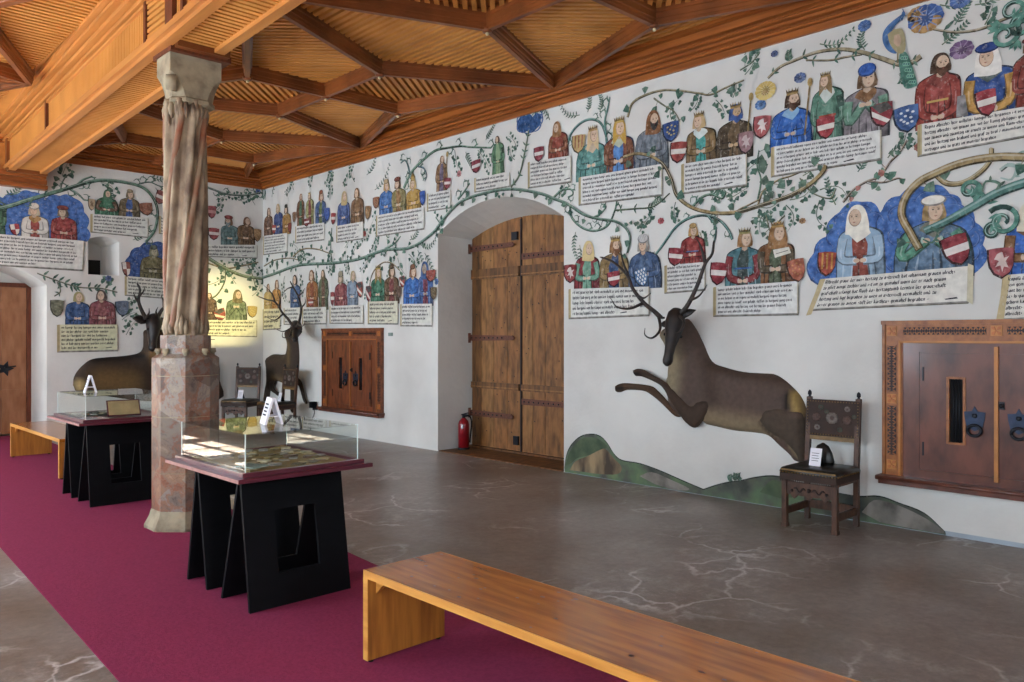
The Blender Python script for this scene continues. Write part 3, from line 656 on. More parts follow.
# ------------------------------------------------------------------ glass display cases
def vitrine(loc, **k):                      # local: x across 0..0.88, y along 0..1.15
    e = empty('display_case', loc, **k); X1, Y1_ = .88, 1.06
    def leaf_panel(yb, yt, hole):
        b = MB(); x0, x1, zt = .13, .80, .765
        nx = [(x0, 0), (x1, 0), (x1-.005, zt), (x0-.0, zt)]
        def pt(x, z, o): y = yb+(yt-yb)*z/zt; return Vector((x, y+o, z))
        hx0, hx1, hz0, hz1 = .325, .60, .19, .555
        if hole:
            q = [(x0, 0, x1, hz0), (x0, hz0, hx0, hz1), (hx1, hz0, x1, hz1), (x0, hz1, x1, zt)]
        else: q = [(x0, 0, x1, zt)]
        for a, c, d, f in q: b.prism([pt(a, c, 0), pt(d, c, 0), pt(d, f, 0), pt(a, f, 0)], (0, .022, 0), black_b)
        return b.build('leg_panel', e)
    leaf_panel(.13, .25, True); leaf_panel(.50, .272, True); leaf_panel(.72, .86, True); leaf_panel(1.02, .882, True)
    b = MB(); b.box(.11, .82, .20, .95, .765, .775, black_b); b.build('support_board', e)
    b = MB(); b.box(0, X1, 0, Y1_, .775, .800, maroon); b.build('table_top', e, bevel=.004)
    b = MB(); b.box(-.0025, .001, -.001, Y1_+.001, .778, .797, maroon_edge); b.build('worn_edge', e)
    gx0, gx1, gy0, gy1, zt = .075, .815, .075, .985, 1.035
    b = MB()
    for a, c, d, f in ((gx0-.03, gx1+.03, gy0-.03, gy0), (gx0-.03, gx1+.03, gy1, gy1+.03), (gx0-.03, gx0, gy0, gy1), (gx1, gx1+.03, gy0, gy1)): b.box(a, c, d, f, .80, .824, maroon)
    b.box(gx0, gx1, gy0, gy1, .80, .806, maroon); b.build('case_tray', e)
    t = .006
    for a, c, d, f, z0, z1 in ((gx0, gx1, gy0, gy0+t, .806, zt), (gx0, gx1, gy1-t, gy1, .806, zt), (gx0, gx0+t, gy0+t, gy1-t, .806, zt), (gx1-t, gx1, gy0+t, gy1-t, .806, zt), (gx0, gx1, gy0, gy1, zt, zt+t)):
        b = MB(); b.box(a, c, d, f, z0, z1, glass); b.build('glass_pane', e)
    r = .0025
    for x in (gx0, gx1):
        for y in (gy0, gy1): b = MB(); b.box(x-r, x+r, y-r, y+r, .81, zt+t, edge_glint_m); b.build('edge_glint', e)
    return e
V1 = (1.95, 4.20, .008); V2 = (2.17, 7.92, .008)
vitrine(V1, label='glass topped display case on black folded panels, the nearer one before the column', cat='display case')
vitrine(V2, label='glass topped display case on black folded panels, standing behind the stone column', cat='display case')
def tent_card(loc, rz, **k):                # standing A-shaped folded card, seen along its ridge
    e = empty('tent_card', loc, rz, **k); h, s, wd = .165, .058, .075
    for sg in (-1, 1):
        b = MB(); b.prism([(sg*s, -wd, 0), (sg*s, wd, 0), (sg*.012, wd, h), (sg*.012, -wd, h)], (-sg*.014, 0, .0), white_p)
        cp_ = b.build('card_panel', e)
        b = MB()
        for i in range(4):
            z = .12-i*.022; f = z/h; x = sg*(s+(.012-s)*f+.0025); b.prism([(x, -wd*.6, z), (x, wd*.5, z), (x-sg*.006*.35, wd*.5, z+.010), (x-sg*.006*.35, -wd*.6, z+.010)], (sg*.0006, 0, 0), ink)
        b.build('printed_lines', cp_)
    b = MB(); b.box(-.03, .03, -wd, wd, .05, .053, white_p); b.build('cross_strip', e); return e
tent_card((V1[0]+.435, V1[1]+.47, 1.050), -.26, label='white folded card standing on the glass of the nearer display case', cat='card')
tent_card((V2[0]+.27, V2[1]+.62, 1.050), -.22, label='white folded card standing on the glass of the farther display case', cat='card')
# contents of the cases
def relief_board(name, loc, rz, sx, sy, cols, seed, **k):
    rg = random.Random(seed); b = MB(); base = mat('board_'+cols[0], cols[0], .6); b.box(-sx/2, sx/2, -sy/2, sy/2, 0, .012, base); o_ = None
    o = tag(b.build(name), **k); o.location = loc; o.rotation_euler = (0, 0, rz); b = MB()
    for i in range(90):
        x, y = rg.uniform(-sx*.46, sx*.46), rg.uniform(-sy*.46, sy*.46); c = mat('relief_'+rg.choice(cols), rg.choice(cols), .45, .2, 30) if False else mat('relief_'+cols[i % len(cols)], cols[i % len(cols)], .45, .2, 30)
        n = rg.randint(5, 8); r = rg.uniform(.015, .05); a0 = rg.uniform(0, 6)
        P = [(min(sx/2-.005, max(-sx/2+.005, x+r*rg.uniform(.6, 1.3)*math.cos(a0+2*PI*k_/n))), min(sy/2-.005, max(-sy/2+.005, y+r*rg.uniform(.5, 1.1)*math.sin(a0+2*PI*k_/n))), .0121) for k_ in range(n)]
        b.prism(P, (0, 0, rg.uniform(.002, .012)), c)
    p = b.build('painted_relief', o); return o
relief_board('relief_panel', (V1[0]+.445, V1[1]+.53, .815), .0, .64, .82, ['8A7236', 'B9A470', '5A4A24', '74643A', 'CFC4A2', '6A4A34', '9C8C66', 'A09A90'], 4,
             label='mottled gold and brown relief panel lying in the nearer display case', cat='relief')
def sheet(name, loc, rz, sx, sy, mt, tilt=0, lines=0, **k):
    b = MB(); b.box(-sx/2, sx/2, -sy/2, sy/2, 0, .006, mt); o = tag(b.build(name), **k); o.location = loc; o.rotation_euler = (tilt, 0, rz)
    if lines:
        b = MB()
        for i in range(lines):
            y = sy*.4-i*sy*.8/lines; b.box(-sx*.42, sx*(.42-.06*(i % 3)), y-.0025, y+.0025, .0062, .007, ink)
        b.build('written_lines', o)
    return o
parch = mat('old_parchment', 'C2A878', .7, .1, 10); greyp = mat('grey_green_print', '8FA39A', .7, .2, 9); darkg = mat('dark_green_velvet', '26302A', .9, .2, 9)
def stand(name, loc, rz, sx, sy, frame_mt, page_mt, tilt, **k):
    e = empty(name, loc, rz, **k); M = Matrix.Rotation(tilt, 4, 'X')
    b = MB(); b.box(-sx/2, sx/2, 0, .012, 0, sy, frame_mt, M.inverted()); b.build('frame', e)
    b = MB(); b.box(-sx/2+.012, sx/2-.012, -.003, 0, .012, sy-.012, page_mt, M.inverted()); b.build('page', e)
    b = MB(); b.prism([(-.03, .02, 0), (-.03, .14, 0), (-.03, .02+math.sin(tilt)*sy*.8, sy*.8*math.cos(tilt))], (.06, 0, 0), frame_mt); b.build('easel_back', e); return e
stand('framed_document', (V2[0]+.50, V2[1]+.34, .824), -.12, .30, .17, maroon, parch, .50, label='framed parchment leaning in the farther display case beside the column', cat='document')
relief_board('relief_panel', (V2[0]+.38, V2[1]+.76, .815), .06, .48, .32, ['3E4A40', '6A7466', 'BFC0B4', '28302A', '8C8468'], 9, label='dark green painted panel lying in the farther display case', cat='relief')
sheet('printed_sheet', (V2[0]+.21, V2[1]+.30, .815), .1, .2, .26, white_p, 0, 8, label='white printed sheet at the front of the farther display case', cat='paper')
sheet('printed_sheet', (V1[0]+.18, V1[1]+.22, .8385), .3, .12, .16, greyp, 0, 5, label='small pale sheet on the front of the gold relief panel', cat='paper')

# ------------------------------------------------------------------ carved chairs (local front = -y, base at centre)
def chair(label, detailed=True):
    e = empty('carved_chair', label=label, cat='chair'); W2, D2 = .235, .225
    for x in (-W2+.02, W2-.02):
        b = MB(); b.box(x-.021, x+.021, -D2, -D2+.042, 0, .44, chair_wood); b.box(x-.026, x+.026, -D2-.005, -D2+.047, 0, .03, chair_wood); b.build('front_leg', e)
        b = MB(); b.prism([(x-.02, D2-.04, 0), (x-.02, D2, 0), (x-.02, D2, .45), (x-.02, D2+.045, 1.07), (x-.02, D2+.008, 1.07), (x-.02, D2-.04, .45)], (.04, 0, 0), chair_wood); P_ = b.build('rear_post', e)
        b = MB(); b.tube([(x, D2+.026, 1.07), (x, D2+.026, 1.08), (x, D2+.026, 1.09), (x, D2+.026, 1.115), (x, D2+.026, 1.13)], [.017, .008, .018, .016, .003], iron, 8); b.build('finial', P_)
        b = MB(); b.box(x-.012, x+.012, -D2+.04, D2-.04, .10, .16, chair_wood); b.build('side_stretcher', e)
        b = MB(); b.box(x-.014, x+.014, -D2+.04, D2-.03, .38, .44, chair_wood); b.build('side_rail', e)
    # carved front board with scalloped lower edge
    P = [(-W2+.04, -D2+.012, .385), (W2-.04, -D2+.012, .385)]; n = 24
    for i in range(n+1):
        t = i/n; x = W2-.04-t*(2*W2-.08); P.append((x, -D2+.012, .285-.03*abs(math.sin(3*PI*t))-.012*math.cos(12*PI*t)))
    b = MB(); b.prism(P, (0, .02, 0), chair_wood); cb = b.build('carved_front_board', e)
    b = MB()
    for sgx in (-1, 1):
        b.tube([(sgx*(.03+.1*t), -D2+.008, .32+.018*math.sin(9*t)) for t in [i/12 for i in range(13)]], .006, dark_inlay, 6)
        b.ball((sgx*.15, -D2+.008, .31), .014, dark_inlay, 8)
    b.ball((0, -D2+.008, .325), .018, dark_inlay, 8); b.build('carving', cb)
    # seat
    b = MB(); R = []
    for z, g in ((.425, 0), (.44, .004), (.475, .008), (.50, -.004), (.512, -.03)):
        R.append([Vector((sx*(W2+g), sy*(D2+g)-.01, z)) for sx, sy in ((-1, -1), (0, -1.01), (1, -1), (1.01, 0), (1, 1), (0, 1), (-1, 1), (-1.01, 0))])
    b.rings(R, leather_seat, True); st = b.build('seat', e)
    b = MB(); b.box(-W2-.006, W2+.006, -D2-.022, -D2-.012, .405, .455, leather); 
    for i in range(19): x = -W2+i*2*W2/18; b.ball((x, -D2-.023, .465), .0075, gold_tr, 6)
    for sx in (-1, 1):
        b.box(sx*(W2+.008)-.004, sx*(W2+.008)+.004, -D2-.01, D2-.03, .405, .46, leather)
        for i in range(12): b.ball((sx*(W2+.013), -D2+i*.035, .465), .0075, gold_tr, 6)
    for i in range(26): x = -W2+i*2*W2/25; b.prism([(x-.008, -D2-.02, .405), (x+.008, -D2-.02, .405), (x, -D2-.02, .385)], (0, .006, 0), leather)
    b.build('nailed_trim', st)
    b = MB(); b.box(-W2, W2, -D2-.02, -D2-.013, .478, .492, gold_tr); b.build('worn_edge', st)
    # leather back
    def bp(x, z, o): return (x, D2+.003+.058*(z-.68)-o, z)
    b = MB(); b.prism([bp(-W2+.004, .70, .0), bp(W2-.004, .70, .0), bp(W2-.004, 1.05, .0), bp(-W2+.004, 1.05, .0)], (0, -.022, 0), leather); bk_ = b.build('backrest', e)
    b = MB(); b.prism([bp(-W2+.004, .70, .0235), bp(W2-.004, .70, .0235), bp(W2-.004, .735, .0235), bp(-W2+.004, .735, .0235)], (0, .003, 0), gold_tr)
    for z in (.75, 1.035):
        for i in range(19): x = -W2+.015+i*(2*W2-.03)/18; b.ball(bp(x, z, .024), .0065, gold_tr, 6)
    for x in (-W2+.015, W2-.015):
        for i in range(12): b.ball(bp(x, .75+i*.026, .024), .0065, gold_tr, 6)
    b.build('nail_border', bk_)
    b = MB(); flor = (mat('faded_rose', '5E463E', .6, .2, 30), mat('faded_leaf', '444A3C', .6, .2, 30), mat('faded_blossom', '7A6E66', .6, .2, 30))
    def flower(cx, cz, r, m, n=8):
        b = MB()
        for k in range(n):
            a = 2*PI*k/n; b.ball(bp(cx+r*.6*math.cos(a), cz+r*.6*math.sin(a), .023), r*.42, m, 6, (1, .15, 1))
        b.ball(bp(cx, cz, .024), r*.35, flor[0], 8, (1, .3, 1)); b.build('tooled_flower', bk_)
    flower(0, .895, .055, flor[2], 10); flower(-.14, .90, .04, flor[0]); flower(.13, .885, .042, flor[0]); flower(.13, .98, .026, flor[2]); flower(-.1, .985, .026, flor[1])
    flower(-.13, .81, .028, flor[2]); flower(.07, .80, .024, flor[1]); flower(.19, .92, .02, flor[1]); flower(-.05, .95, .02, flor[1])
    b = MB(); b.box(-W2+.04, W2-.04, D2-.03, D2-.006, .10, .17, chair_wood); b.build('rear_stretcher', e)
    return e
ch1 = chair('carved walnut chair with tooled leather back standing beneath the leaping stag')
ch1.location = (6.53, 3.03, 0); ch1.rotation_euler = (0, 0, -PI/2)
ch2 = copy_tree(ch1); ch2['label'] = 'carved chair with brown back set at an angle in the room corner'
ch2.location = (6.22, 13.30, 0); ch2.rotation_euler = (0, 0, -.98)
ch3 = copy_tree(ch1); ch3['label'] = 'carved chair standing in front of the upright stag near the far cabinet'
ch3.location = (6.42, 12.36, 0); ch3.rotation_euler = (0, 0, -PI/2)
def info_card(ch, wd, hh, label, ox=0.0, oy=0.0):
    e = empty('information_card', label=label, cat='card'); M = Matrix.Rotation(ch.rotation_euler.z, 4, 'Z'); e.location = Vector(ch.location)+M @ Vector((ox, oy, .513)); e.rotation_euler = (0, 0, ch.rotation_euler.z)
    T = Matrix.Rotation(-.22, 4, 'X')
    b = MB(); b.box(-wd/2, wd/2, 0, .003, 0, hh, white_p, T); cd = b.build('card_face', e)
    b = MB()
    for i in range(4): b.box(-wd*.32, wd*(.3-.05*(i % 2)), -.0008, 0, hh*(.7-.14*i), hh*(.7-.14*i)+.004, ink, T)
    b.build('printed_lines', cd)
    b = MB(); b.prism([(-wd*.4, .035, .0), (-wd*.4, .09, 0), (-wd*.4, .034, hh*.7)], (wd*.8, 0, 0), black_b); b.build('back_prop', e); return e
info_card(ch1, .10, .15, 'white information card propped on the seat beneath the leaping stag', -.02, -.07)
info_card(ch2, .10, .15, 'white information card on the angled corner chair', -.05, .05)
info_card(ch3, .10, .15, 'white information card on the chair in front of the upright stag', .05, .0)
# dark conical hat-like cushion behind the first card
b = MB(); b.tube([(0, 0, 0), (0, 0, .02), (0, .0, .09), (0, .0, .15), (0, 0, .175)], [.095, .10, .082, .05, .008], leather_seat, 14); o = b.build('leather_pouch'); tag(o, 'dark rounded leather pouch leaning behind the white card on the near chair', 'pouch')
o.location = (6.66, 3.07, .513); o.scale = (.5, 1, 1)

# ------------------------------------------------------------------ fire extinguisher, floodlight, little label
e = empty('fire_extinguisher', (7.28, 8.55, 0), label='red fire extinguisher with round white label standing inside the arched doorway', cat='fire extinguisher')
b = MB(); b.tube([(0, 0, .0), (0, 0, .03), (0, 0, .04)], [.085, .085, .08], rubber, 16); b.build('rubber_base', e)
b = MB(); b.tube([(0, 0, .035), (0, 0, .36), (0, 0, .41), (0, 0, .44), (0, 0, .455)], [.078, .078, .065, .035, .025], red_en, 18); b.build('cylinder', e)
b = MB(); b.tube([(0, 0, .45), (0, 0, .49)], .022, iron, 10); b.box(-.02, .02, -.09, .03, .49, .505, iron); b.prism([(-.015, -.09, .535), (-.015, .03, .505), (-.015, .03, .49), (-.015, -.09, .52)], (.03, 0, 0), iron); b.build('valve_lever', e)
b = MB(); b.tube(spline([(.02, 0, .475), (.09, -.02, .47), (.12, -.03, .38), (.1, -.03, .2), (.09, -.03, .10)], 6), .012, rubber, 8); b.build('hose', e)
b = MB(); b.ball((-.062, -.045, .335), .034, white_p, 12, (.35, .5, 1)); b.build('white_label', e)
e = empty('floodlight', (WX-.08, 11.93, .40), label='small black floodlight fixed at the lower corner of the far cabinet', cat='lamp')
b = MB(); b.box(-.05, .05, .0, .09, .0, .1, black_b); b.build('housing', e)
b = MB(); b.box(-.01, .08, .03, .05, -.04, .0, iron); b.build('bracket', e)
b = MB(); b.tube(spline([(.02, .04, -.03), (.05, .10, -.12), (.06, .22, -.25), (.07, .26, -.42)], 6), .006, rubber, 6); b.build('cable', e)
b = MB(); b.box(-.04, .04, .09, .094, .012, .088, mat('lamp_glass', 'FFF6D0', .1)); b.build('lens', e)
e = empty('column_spotlight', (2.96, 7.16, 1.47), label='small spotlight on the ledge behind the stone column, aimed at the corner', cat='lamp')
b = MB(); b.tube([(0, 0, 0), (0, 0, .05)], .03, black_b, 10); b.box(-.035, .035, -.04, .02, .05, .12, black_b); b.build('housing', e)
b = MB(); b.prism([(-.03, -.02, .100), (.03, -.06, .100), (.19, .12, .100), (.02, .22, .100)], (0, 0, .005), black_b); b.build('barn_door', e)
ld = bpy.data.lights.new('column_spotlight_lamp', 'SPOT'); ld.energy = 3600; ld.color = (1, .86, .36); ld.spot_size = math.radians(15); ld.spot_blend = .9; ld.shadow_soft_size = .001
lo = bpy.data.objects.new('column_spotlight_lamp', ld); C.objects.link(lo); lo.location = (2.96+.03, 7.16+.05, 1.578)
lo.rotation_euler = (Vector((6.05, 13.94, 2.05))-Vector(lo.location)).to_track_quat('-Z', 'Y').to_euler()

# ------------------------------------------------------------------ stags: carved head and antlers on a low-relief painted body
def coat_mat():
    m = bpy.data.materials.new('stag_coat'); nt, N, L, P = nodes(m)
    at = N.new('ShaderNodeAttribute'); at.attribute_name = 'coat'
    tc = N.new('ShaderNodeTexCoord'); nz = N.new('ShaderNodeTexNoise'); nz.inputs['Scale'].default_value = 22; nz.inputs['Detail'].default_value = 6; L.new(tc.outputs['Object'], nz.inputs[0])
    mr = N.new('ShaderNodeMapRange'); mr.inputs[3].default_value = .62; mr.inputs[4].default_value = 1.25; L.new(nz.outputs[0], mr.inputs[0])
    mx = N.new('ShaderNodeVectorMath'); mx.operation = 'SCALE'; L.new(at.outputs['Color'], mx.inputs[0]); L.new(mr.outputs[0], mx.inputs['Scale'])
    L.new(mx.outputs[0], P.inputs['Base Color']); P.inputs['Roughness'].default_value = .75; P.inputs['Specular IOR Level'].default_value = .25
    return m
coat_m = coat_mat()
def sd(px, py, poly):                       # distance to polygon edge
    best = 9
    for i in range(len(poly)):
        ax, ay = poly[i]; bx_, by_ = poly[(i+1) % len(poly)]; dx, dy = bx_-ax, by_-ay; L2 = dx*dx+dy*dy or 1e-9
        t = max(0, min(1, ((px-ax)*dx+(py-ay)*dy)/L2)); d = math.hypot(px-ax-t*dx, py-ay-t*dy)
        if d < best: best = d
    return best
def inside(x, y, poly):
    c = False
    for i in range(len(poly)):
        ax, ay = poly[i]; bx_, by_ = poly[i-1]
        if (ay > y) != (by_ > y) and x < (bx_-ax)*(y-ay)/(by_-ay)+ax: c = not c
    return c
def inflate(b, cols, wall, pts_px, depth, lift, base_col, blobs, step=.03, bump_at=None, cxf=None):
    """relief: outline in photo pixels laid on the wall, domed outwards; blobs = coat patches ((px,py),(px,py),radius_px,colour)"""
    P = [wall.sz(*p) for p in pts_px]; P = [(v.x, v.y) for v in spline([Vector((a, c, 0)) for a, c in P+[P[0]]], 4)[:-1]]
    xs = [p[0] for p in P]; ys = [p[1] for p in P]; V = list(P); x = min(xs)+step/2
    while x < max(xs):
        y = min(ys)+step/2
        while y < max(ys):
            if inside(x, y, P) and sd(x, y, P) > step*.45: V.append((x, y))
            y += step
        x += step
    r = delaunay_2d_cdt([Vector(v) for v in V], [(i, (i+1) % len(P)) for i in range(len(P))], [], 1, 1e-5)
    vv, ff = r[0], r[2]; out = []
    B = [(wall.sz(*q[0]), wall.sz(*q[1]), q[2], q[3]) for q in blobs]
    for v in vv:
        d = sd(v[0], v[1], P); h = depth*math.sqrt(1-(1-min(1, d/(depth*1.6)))**2) if depth else 0
        o = lift+h
        if bump_at:
            q, rad, amt = bump_at; qs = wall.sz(*q); dd = math.hypot(v[0]-qs[0], v[1]-qs[1])/rad
            if dd < 1: o += amt*(1-dd*dd)**2*min(1, d/.05+.2)
        out.append(wall.p3(v[0], v[1], o)); c = Vector(base_col)
        for (a0, a1, rad, colr) in B:
            dx, dy = a1[0]-a0[0], a1[1]-a0[1]; L2 = dx*dx+dy*dy or 1e-9; t = max(0, min(1, ((v[0]-a0[0])*dx+(v[1]-a0[1])*dy)/L2))
            dd = math.hypot(v[0]-a0[0]-t*dx, v[1]-a0[1]-t*dy)/rad; wgt = max(0, 1-dd); wgt = wgt*wgt*(3-2*wgt)
            c = c*(1-wgt)+Vector(colr)*wgt
        cols.append(c)
    b.add(out, [tuple(f) for f in ff], coat_m, True)
def finish_body(b, cols, name, parent):
    o = b.build(name, parent, recalc=False); me = o.data; a = me.color_attributes.new('coat', 'FLOAT_COLOR', 'POINT')
    for i, c in enumerate(cols): a.data[i].color = (*c, 1)
    return o
def antler(name, parent, wall, beam_pts, tines, r0=.026):
    """beam_pts: (px,py,offset from wall)"""
    def P3(q):
        if wall is WR: return on_x(q[0], q[1], WX-q[2])
        return on_y(q[0], q[1], EY-q[2])
    b = MB(); path = spline([P3(q) for q in beam_pts], 6); n = len(path)
    b.tube(path, [r0*(1-.62*i/(n-1)) if i < n-1 else r0*.12 for i in range(n)], antler_m, 9)
    for t in tines:
        path = spline([P3(q) for q in t], 5); n = len(path); k = r0*.66
        b.tube(path, [k*(1-.85*i/(n-1)) for i in range(n)], antler_m, 7)
    b.tube([P3(beam_pts[0])-Vector((0, 0, .008)), P3(beam_pts[0])+Vector((0, 0, .012))], r0*1.5, antler_m, 10)
    return b.build(name, parent)
def stag_head(parent, poll, nose, side, sc=1.0, ear_l=None, ear_r=None, es=1.0):
    """poll, nose: world points; side: unit vector pointing to the animal's flank"""
    b = MB(); ax = (nose-poll); Ln = ax.length; ax.normalize(); side = (side-ax*side.dot(ax)).normalized(); up = ax.cross(side).normalized()
    prof = [(-.30, .05, .06, 0), (-.2, .085, .09, 0), (0, .098, .10, .012), (.18, .088, .098, .016), (.38, .070, .082, .010), (.58, .052, .062, 0), (.78, .045, .052, -.004), (.92, .050, .050, -.002), (1.0, .040, .036, 0), (1.05, .012, .012, 0)]
    R = []
    for t, a_, h_, o_ in prof:
        c = poll+ax*(Ln*t)+up*o_*sc; R.append([c+side*(a_*sc*math.cos(2*PI*k/16))+up*(h_*sc*math.sin(2*PI*k/16)) for k in range(16)])
    b.rings(R, head_m, True); hd = b.build('head', parent)
    for s in (-1, 1): b = MB(); b.ball(poll+ax*Ln*.3+side*s*.078*sc+up*.035*sc, .017*sc, eye_m, 8); b.build('eye', hd)
    for s in (-1, 1): b = MB(); b.ball(poll+ax*Ln*.98+side*s*.022*sc+up*.012*sc, .011*sc, eye_m, 6); b.build('nostril', hd)
    for s, ep in ((-1, ear_l), (1, ear_r)):
        if ep is None: continue
        st = poll+side*s*.07*sc-ax*.02*sc; d = ep-st; b = MB(); n2 = d.normalized(); wv = n2.cross(up).normalized()
        R = []
        for t, w_ in ((0, .018*es), (.25, .04*es), (.5, .05*es), (.8, .032*es), (1, .004)):
            c = st+d*t; R.append([c+wv*w_*sc*math.cos(2*PI*k/8)+up*w_*.3*sc*math.sin(2*PI*k/8) for k in range(8)])
        b.rings(R, head_m, True); b.build('ear', hd)
    return hd
DK = lin('4A3A30'); BR = lin('584840'); TAN = lin('85735A'); BLK = lin('1F1814'); RUMP = lin('A58A52'); CHEST = lin('8E8066')
# leaping stag ------------------------------------------------------
k4 = 4.452
def q4(x, y): return (600+x/k4, 340+y/k4)
sg1 = empty('stag_figure', (WX, 4.4, 0), label='leaping brown stag in relief on the long wall, between doorway and near chair', cat='stag')
sg1.location = (0, 0, 0)
b = MB(); cols = []
body = [q4(*p) for p in [(345, -60), (395, -95), (430, -55), (462, 15), (500, 95), (560, 122), (640, 142), (720, 148), (775, 152), (815, 172), (860, 210), (895, 250), (918, 300), (925, 360), (925, 430), (925, 520), (915, 545), (868, 537), (845, 510), (800, 470), (750, 425), (690, 412), (600, 403), (520, 385), (470, 372), (440, 345), (380, 350), (335, 320), (305, 270), (300, 200), (305, 130), (320, 70), (325, 10), (322, -30)]]
inflate(b, cols, WR, body, .085, .002, BR,
        [(q4(470, 345), q4(760, 400), .20, TAN), (q4(345, 20), q4(330, 200), .22, CHEST), (q4(500, 110), q4(800, 170), .13, DK), (q4(875, 245), q4(895, 320), .075, RUMP), (q4(850, 240), q4(850, 300), .05, BLK),
         (q4(500, 160), q4(520, 260), .15, DK), (q4(870, 470), q4(905, 520), .06, TAN), (q4(735, 370), q4(800, 450), .04, DK)], bump_at=((674, 325), .42, .26))
hind = [q4(*p) for p in [(720, 350), (760, 300), (850, 300), (915, 330), (924, 420), (926, 540), (905, 545), (880, 500), (835, 455), (780, 420), (740, 385)]]
inflate(b, cols, WR, hind, .05, .055, lin('4E4136'), [(q4(875, 335), q4(900, 330), .05, BR)])
foreB = [q4(*p) for p in [(70, 205), (90, 195), (125, 192), (225, 203), (265, 230), (330, 300), (365, 335), (350, 343), (325, 330), (280, 285), (232, 245), (195, 226), (125, 222), (95, 232), (72, 228)]]
inflate(b, cols, WR, foreB, .035, .01, lin('4E3B2C'), [(q4(72, 212), q4(105, 214), .05, BLK)], step=.02)
foreA = [q4(*p) for p in [(163, 135), (185, 127), (215, 132), (245, 150), (300, 180), (345, 215), (380, 250), (425, 290), (455, 270), (500, 270), (505, 310), (485, 345), (455, 382), (430, 387), (400, 365), (365, 320), (325, 260), (298, 212), (260, 185), (205, 162), (175, 158)]]
inflate(b, cols, WR, foreA, .045, .07, lin('43342A'), [(q4(165, 142), q4(200, 148), .05, BLK)], step=.02)
finish_body(b, cols, 'body', sg1)
poll = on_x(675, 322, WX-.36); nose = on_x(667, 364, WX-.50)
stag_head(sg1, poll, nose, Vector((-.50, .84, 0)), 1.0, on_x(659, 325, WX-.42), on_x(696, 310, WX-.30))
antler('antler', sg1, WR, [(661, 318, .38), (655, 312, .42), (644, 303, .50), (633, 289, .56), (627, 275, .58), (613, 262, .60), (600, 257, .58)],
       [[(628, 275, .58), (623, 262, .60), (618.5, 241, .58)], [(643, 303, .5), (630, 308.5, .62), (617, 307, .72), (610.5, 298, .76)], [(659, 317, .4), (660, 330, .52), (652, 338, .62), (645, 335, .66), (645, 328, .68)], [(638, 296, .53), (644, 298, .62), (651, 293, .68)]])
antler('antler', sg1, WR, [(677, 317, .36), (687, 306, .36), (697, 286, .34), (705, 264, .32), (712, 254, .30), (714, 240, .28)],
       [[(705, 263, .32), (701, 247, .36), (696, 238, .40)], [(679, 315, .37), (684, 322, .46), (680, 331, .52), (675, 333, .55)], [(690, 300, .35), (699, 296, .42), (707, 285, .44)]])
# lying stag on the end wall ---------------------------------------
def q6(x, y): return (60+x/6.2, 290+y/6.2)
sg2 = empty('stag_figure', label='lying dark stag on the end wall, facing forward beside the column', cat='stag')
b = MB(); cols = []
inflate(b, cols, WE, [q6(*p) for p in [(80, 590), (84, 545), (105, 505), (145, 462), (200, 428), (300, 416), (400, 408), (480, 392), (508, 360), (512, 300), (520, 250), (600, 240), (650, 270), (660, 400), (720, 450), (860, 470), (975, 440), (990, 560), (985, 680), (560, 690), (300, 660), (120, 640)]],
        .10, .004, lin('3E3026'), [(q6(250, 560), q6(420, 570), .34, lin('6E5634')), (q6(115, 580), q6(120, 600), .12, lin('A68E5E')), (q6(560, 400), q6(580, 440), .16, lin('8C6A40')), (q6(200, 430), q6(480, 410), .12, BLK), (q6(600, 560), q6(800, 560), .3, lin('3A2A22'))],
        step=.05, bump_at=(q6(580, 330), .5, .22))
finish_body(b, cols, 'body', sg2)
poll = on_y(*q6(580, 205), EY-.34); nose = on_y(*q6(572, 372), EY-.50)
stag_head(sg2, poll, nose, Vector((1, 0, 0)), 1.3, on_y(*q6(452, 176), EY-.38), on_y(*q6(665, 190), EY-.34), 1.25)
antler('antler', sg2, WE, [(146, 319, .36), (141, 309, .38), (138.5, 300, .40), (140, 290, .40), (137, 283, .38)], [[(138.5, 302, .39), (135, 297, .44), (133.5, 292, .46)], [(139, 296, .4), (143, 292, .42), (145, 287, .42)], [(146, 318, .38), (149, 313, .5), (149, 308, .56)]], .036)
antler('antler', sg2, WE, [(157, 319, .36), (161, 311, .38), (166, 305, .40), (171, 294, .38)], [[(158, 317, .38), (156, 312, .5), (158, 307, .56)], [(164, 307, .4), (163, 300, .44), (161, 296, .46)]], .036)
# standing stag in the corner ---------------------------------------
def q5(x, y): return (220+x/4.545, 270+y/4.545)
sg3 = empty('stag_figure', label='upright stag with wide antlers in the room corner beside the far cabinet', cat='stag')
b = MB(); cols = []
inflate(b, cols, WR, [q5(*p) for p in [(315, 275), (335, 262), (352, 275), (358, 330), (362, 400), (358, 470), (345, 500), (320, 520), (290, 515), (262, 505), (245, 520), (232, 545), (226, 600), (222, 645), (210, 645), (208, 590), (214, 540), (222, 500), (219, 440), (215, 415), (222, 395), (245, 383), (290, 384), (310, 375), (316, 330)]],
        .10, .004, lin('43362C'), [(q5(335, 320), q5(335, 420), .10, lin('6A5638')), (q5(260, 490), q5(300, 500), .12, lin('6E5A40')), (q5(222, 400), q5(222, 430), .08, BLK)], step=.05, bump_at=(q5(345, 275), .3, .10))
inflate(b, cols, WR, [q5(*p) for p in [(335, 480), (360, 485), (382, 505), (392, 535), (402, 580), (410, 605), (398, 605), (388, 575), (378, 540), (365, 520), (345, 520), (330, 515)]], .04, .05, lin('33281F'), [], step=.03)
inflate(b, cols, WR, [q5(*p) for p in [(240, 500), (265, 505), (258, 530), (268, 548), (290, 560), (300, 575), (285, 578), (262, 562), (243, 545)]], .04, .05, lin('3A2E24'), [], step=.03)
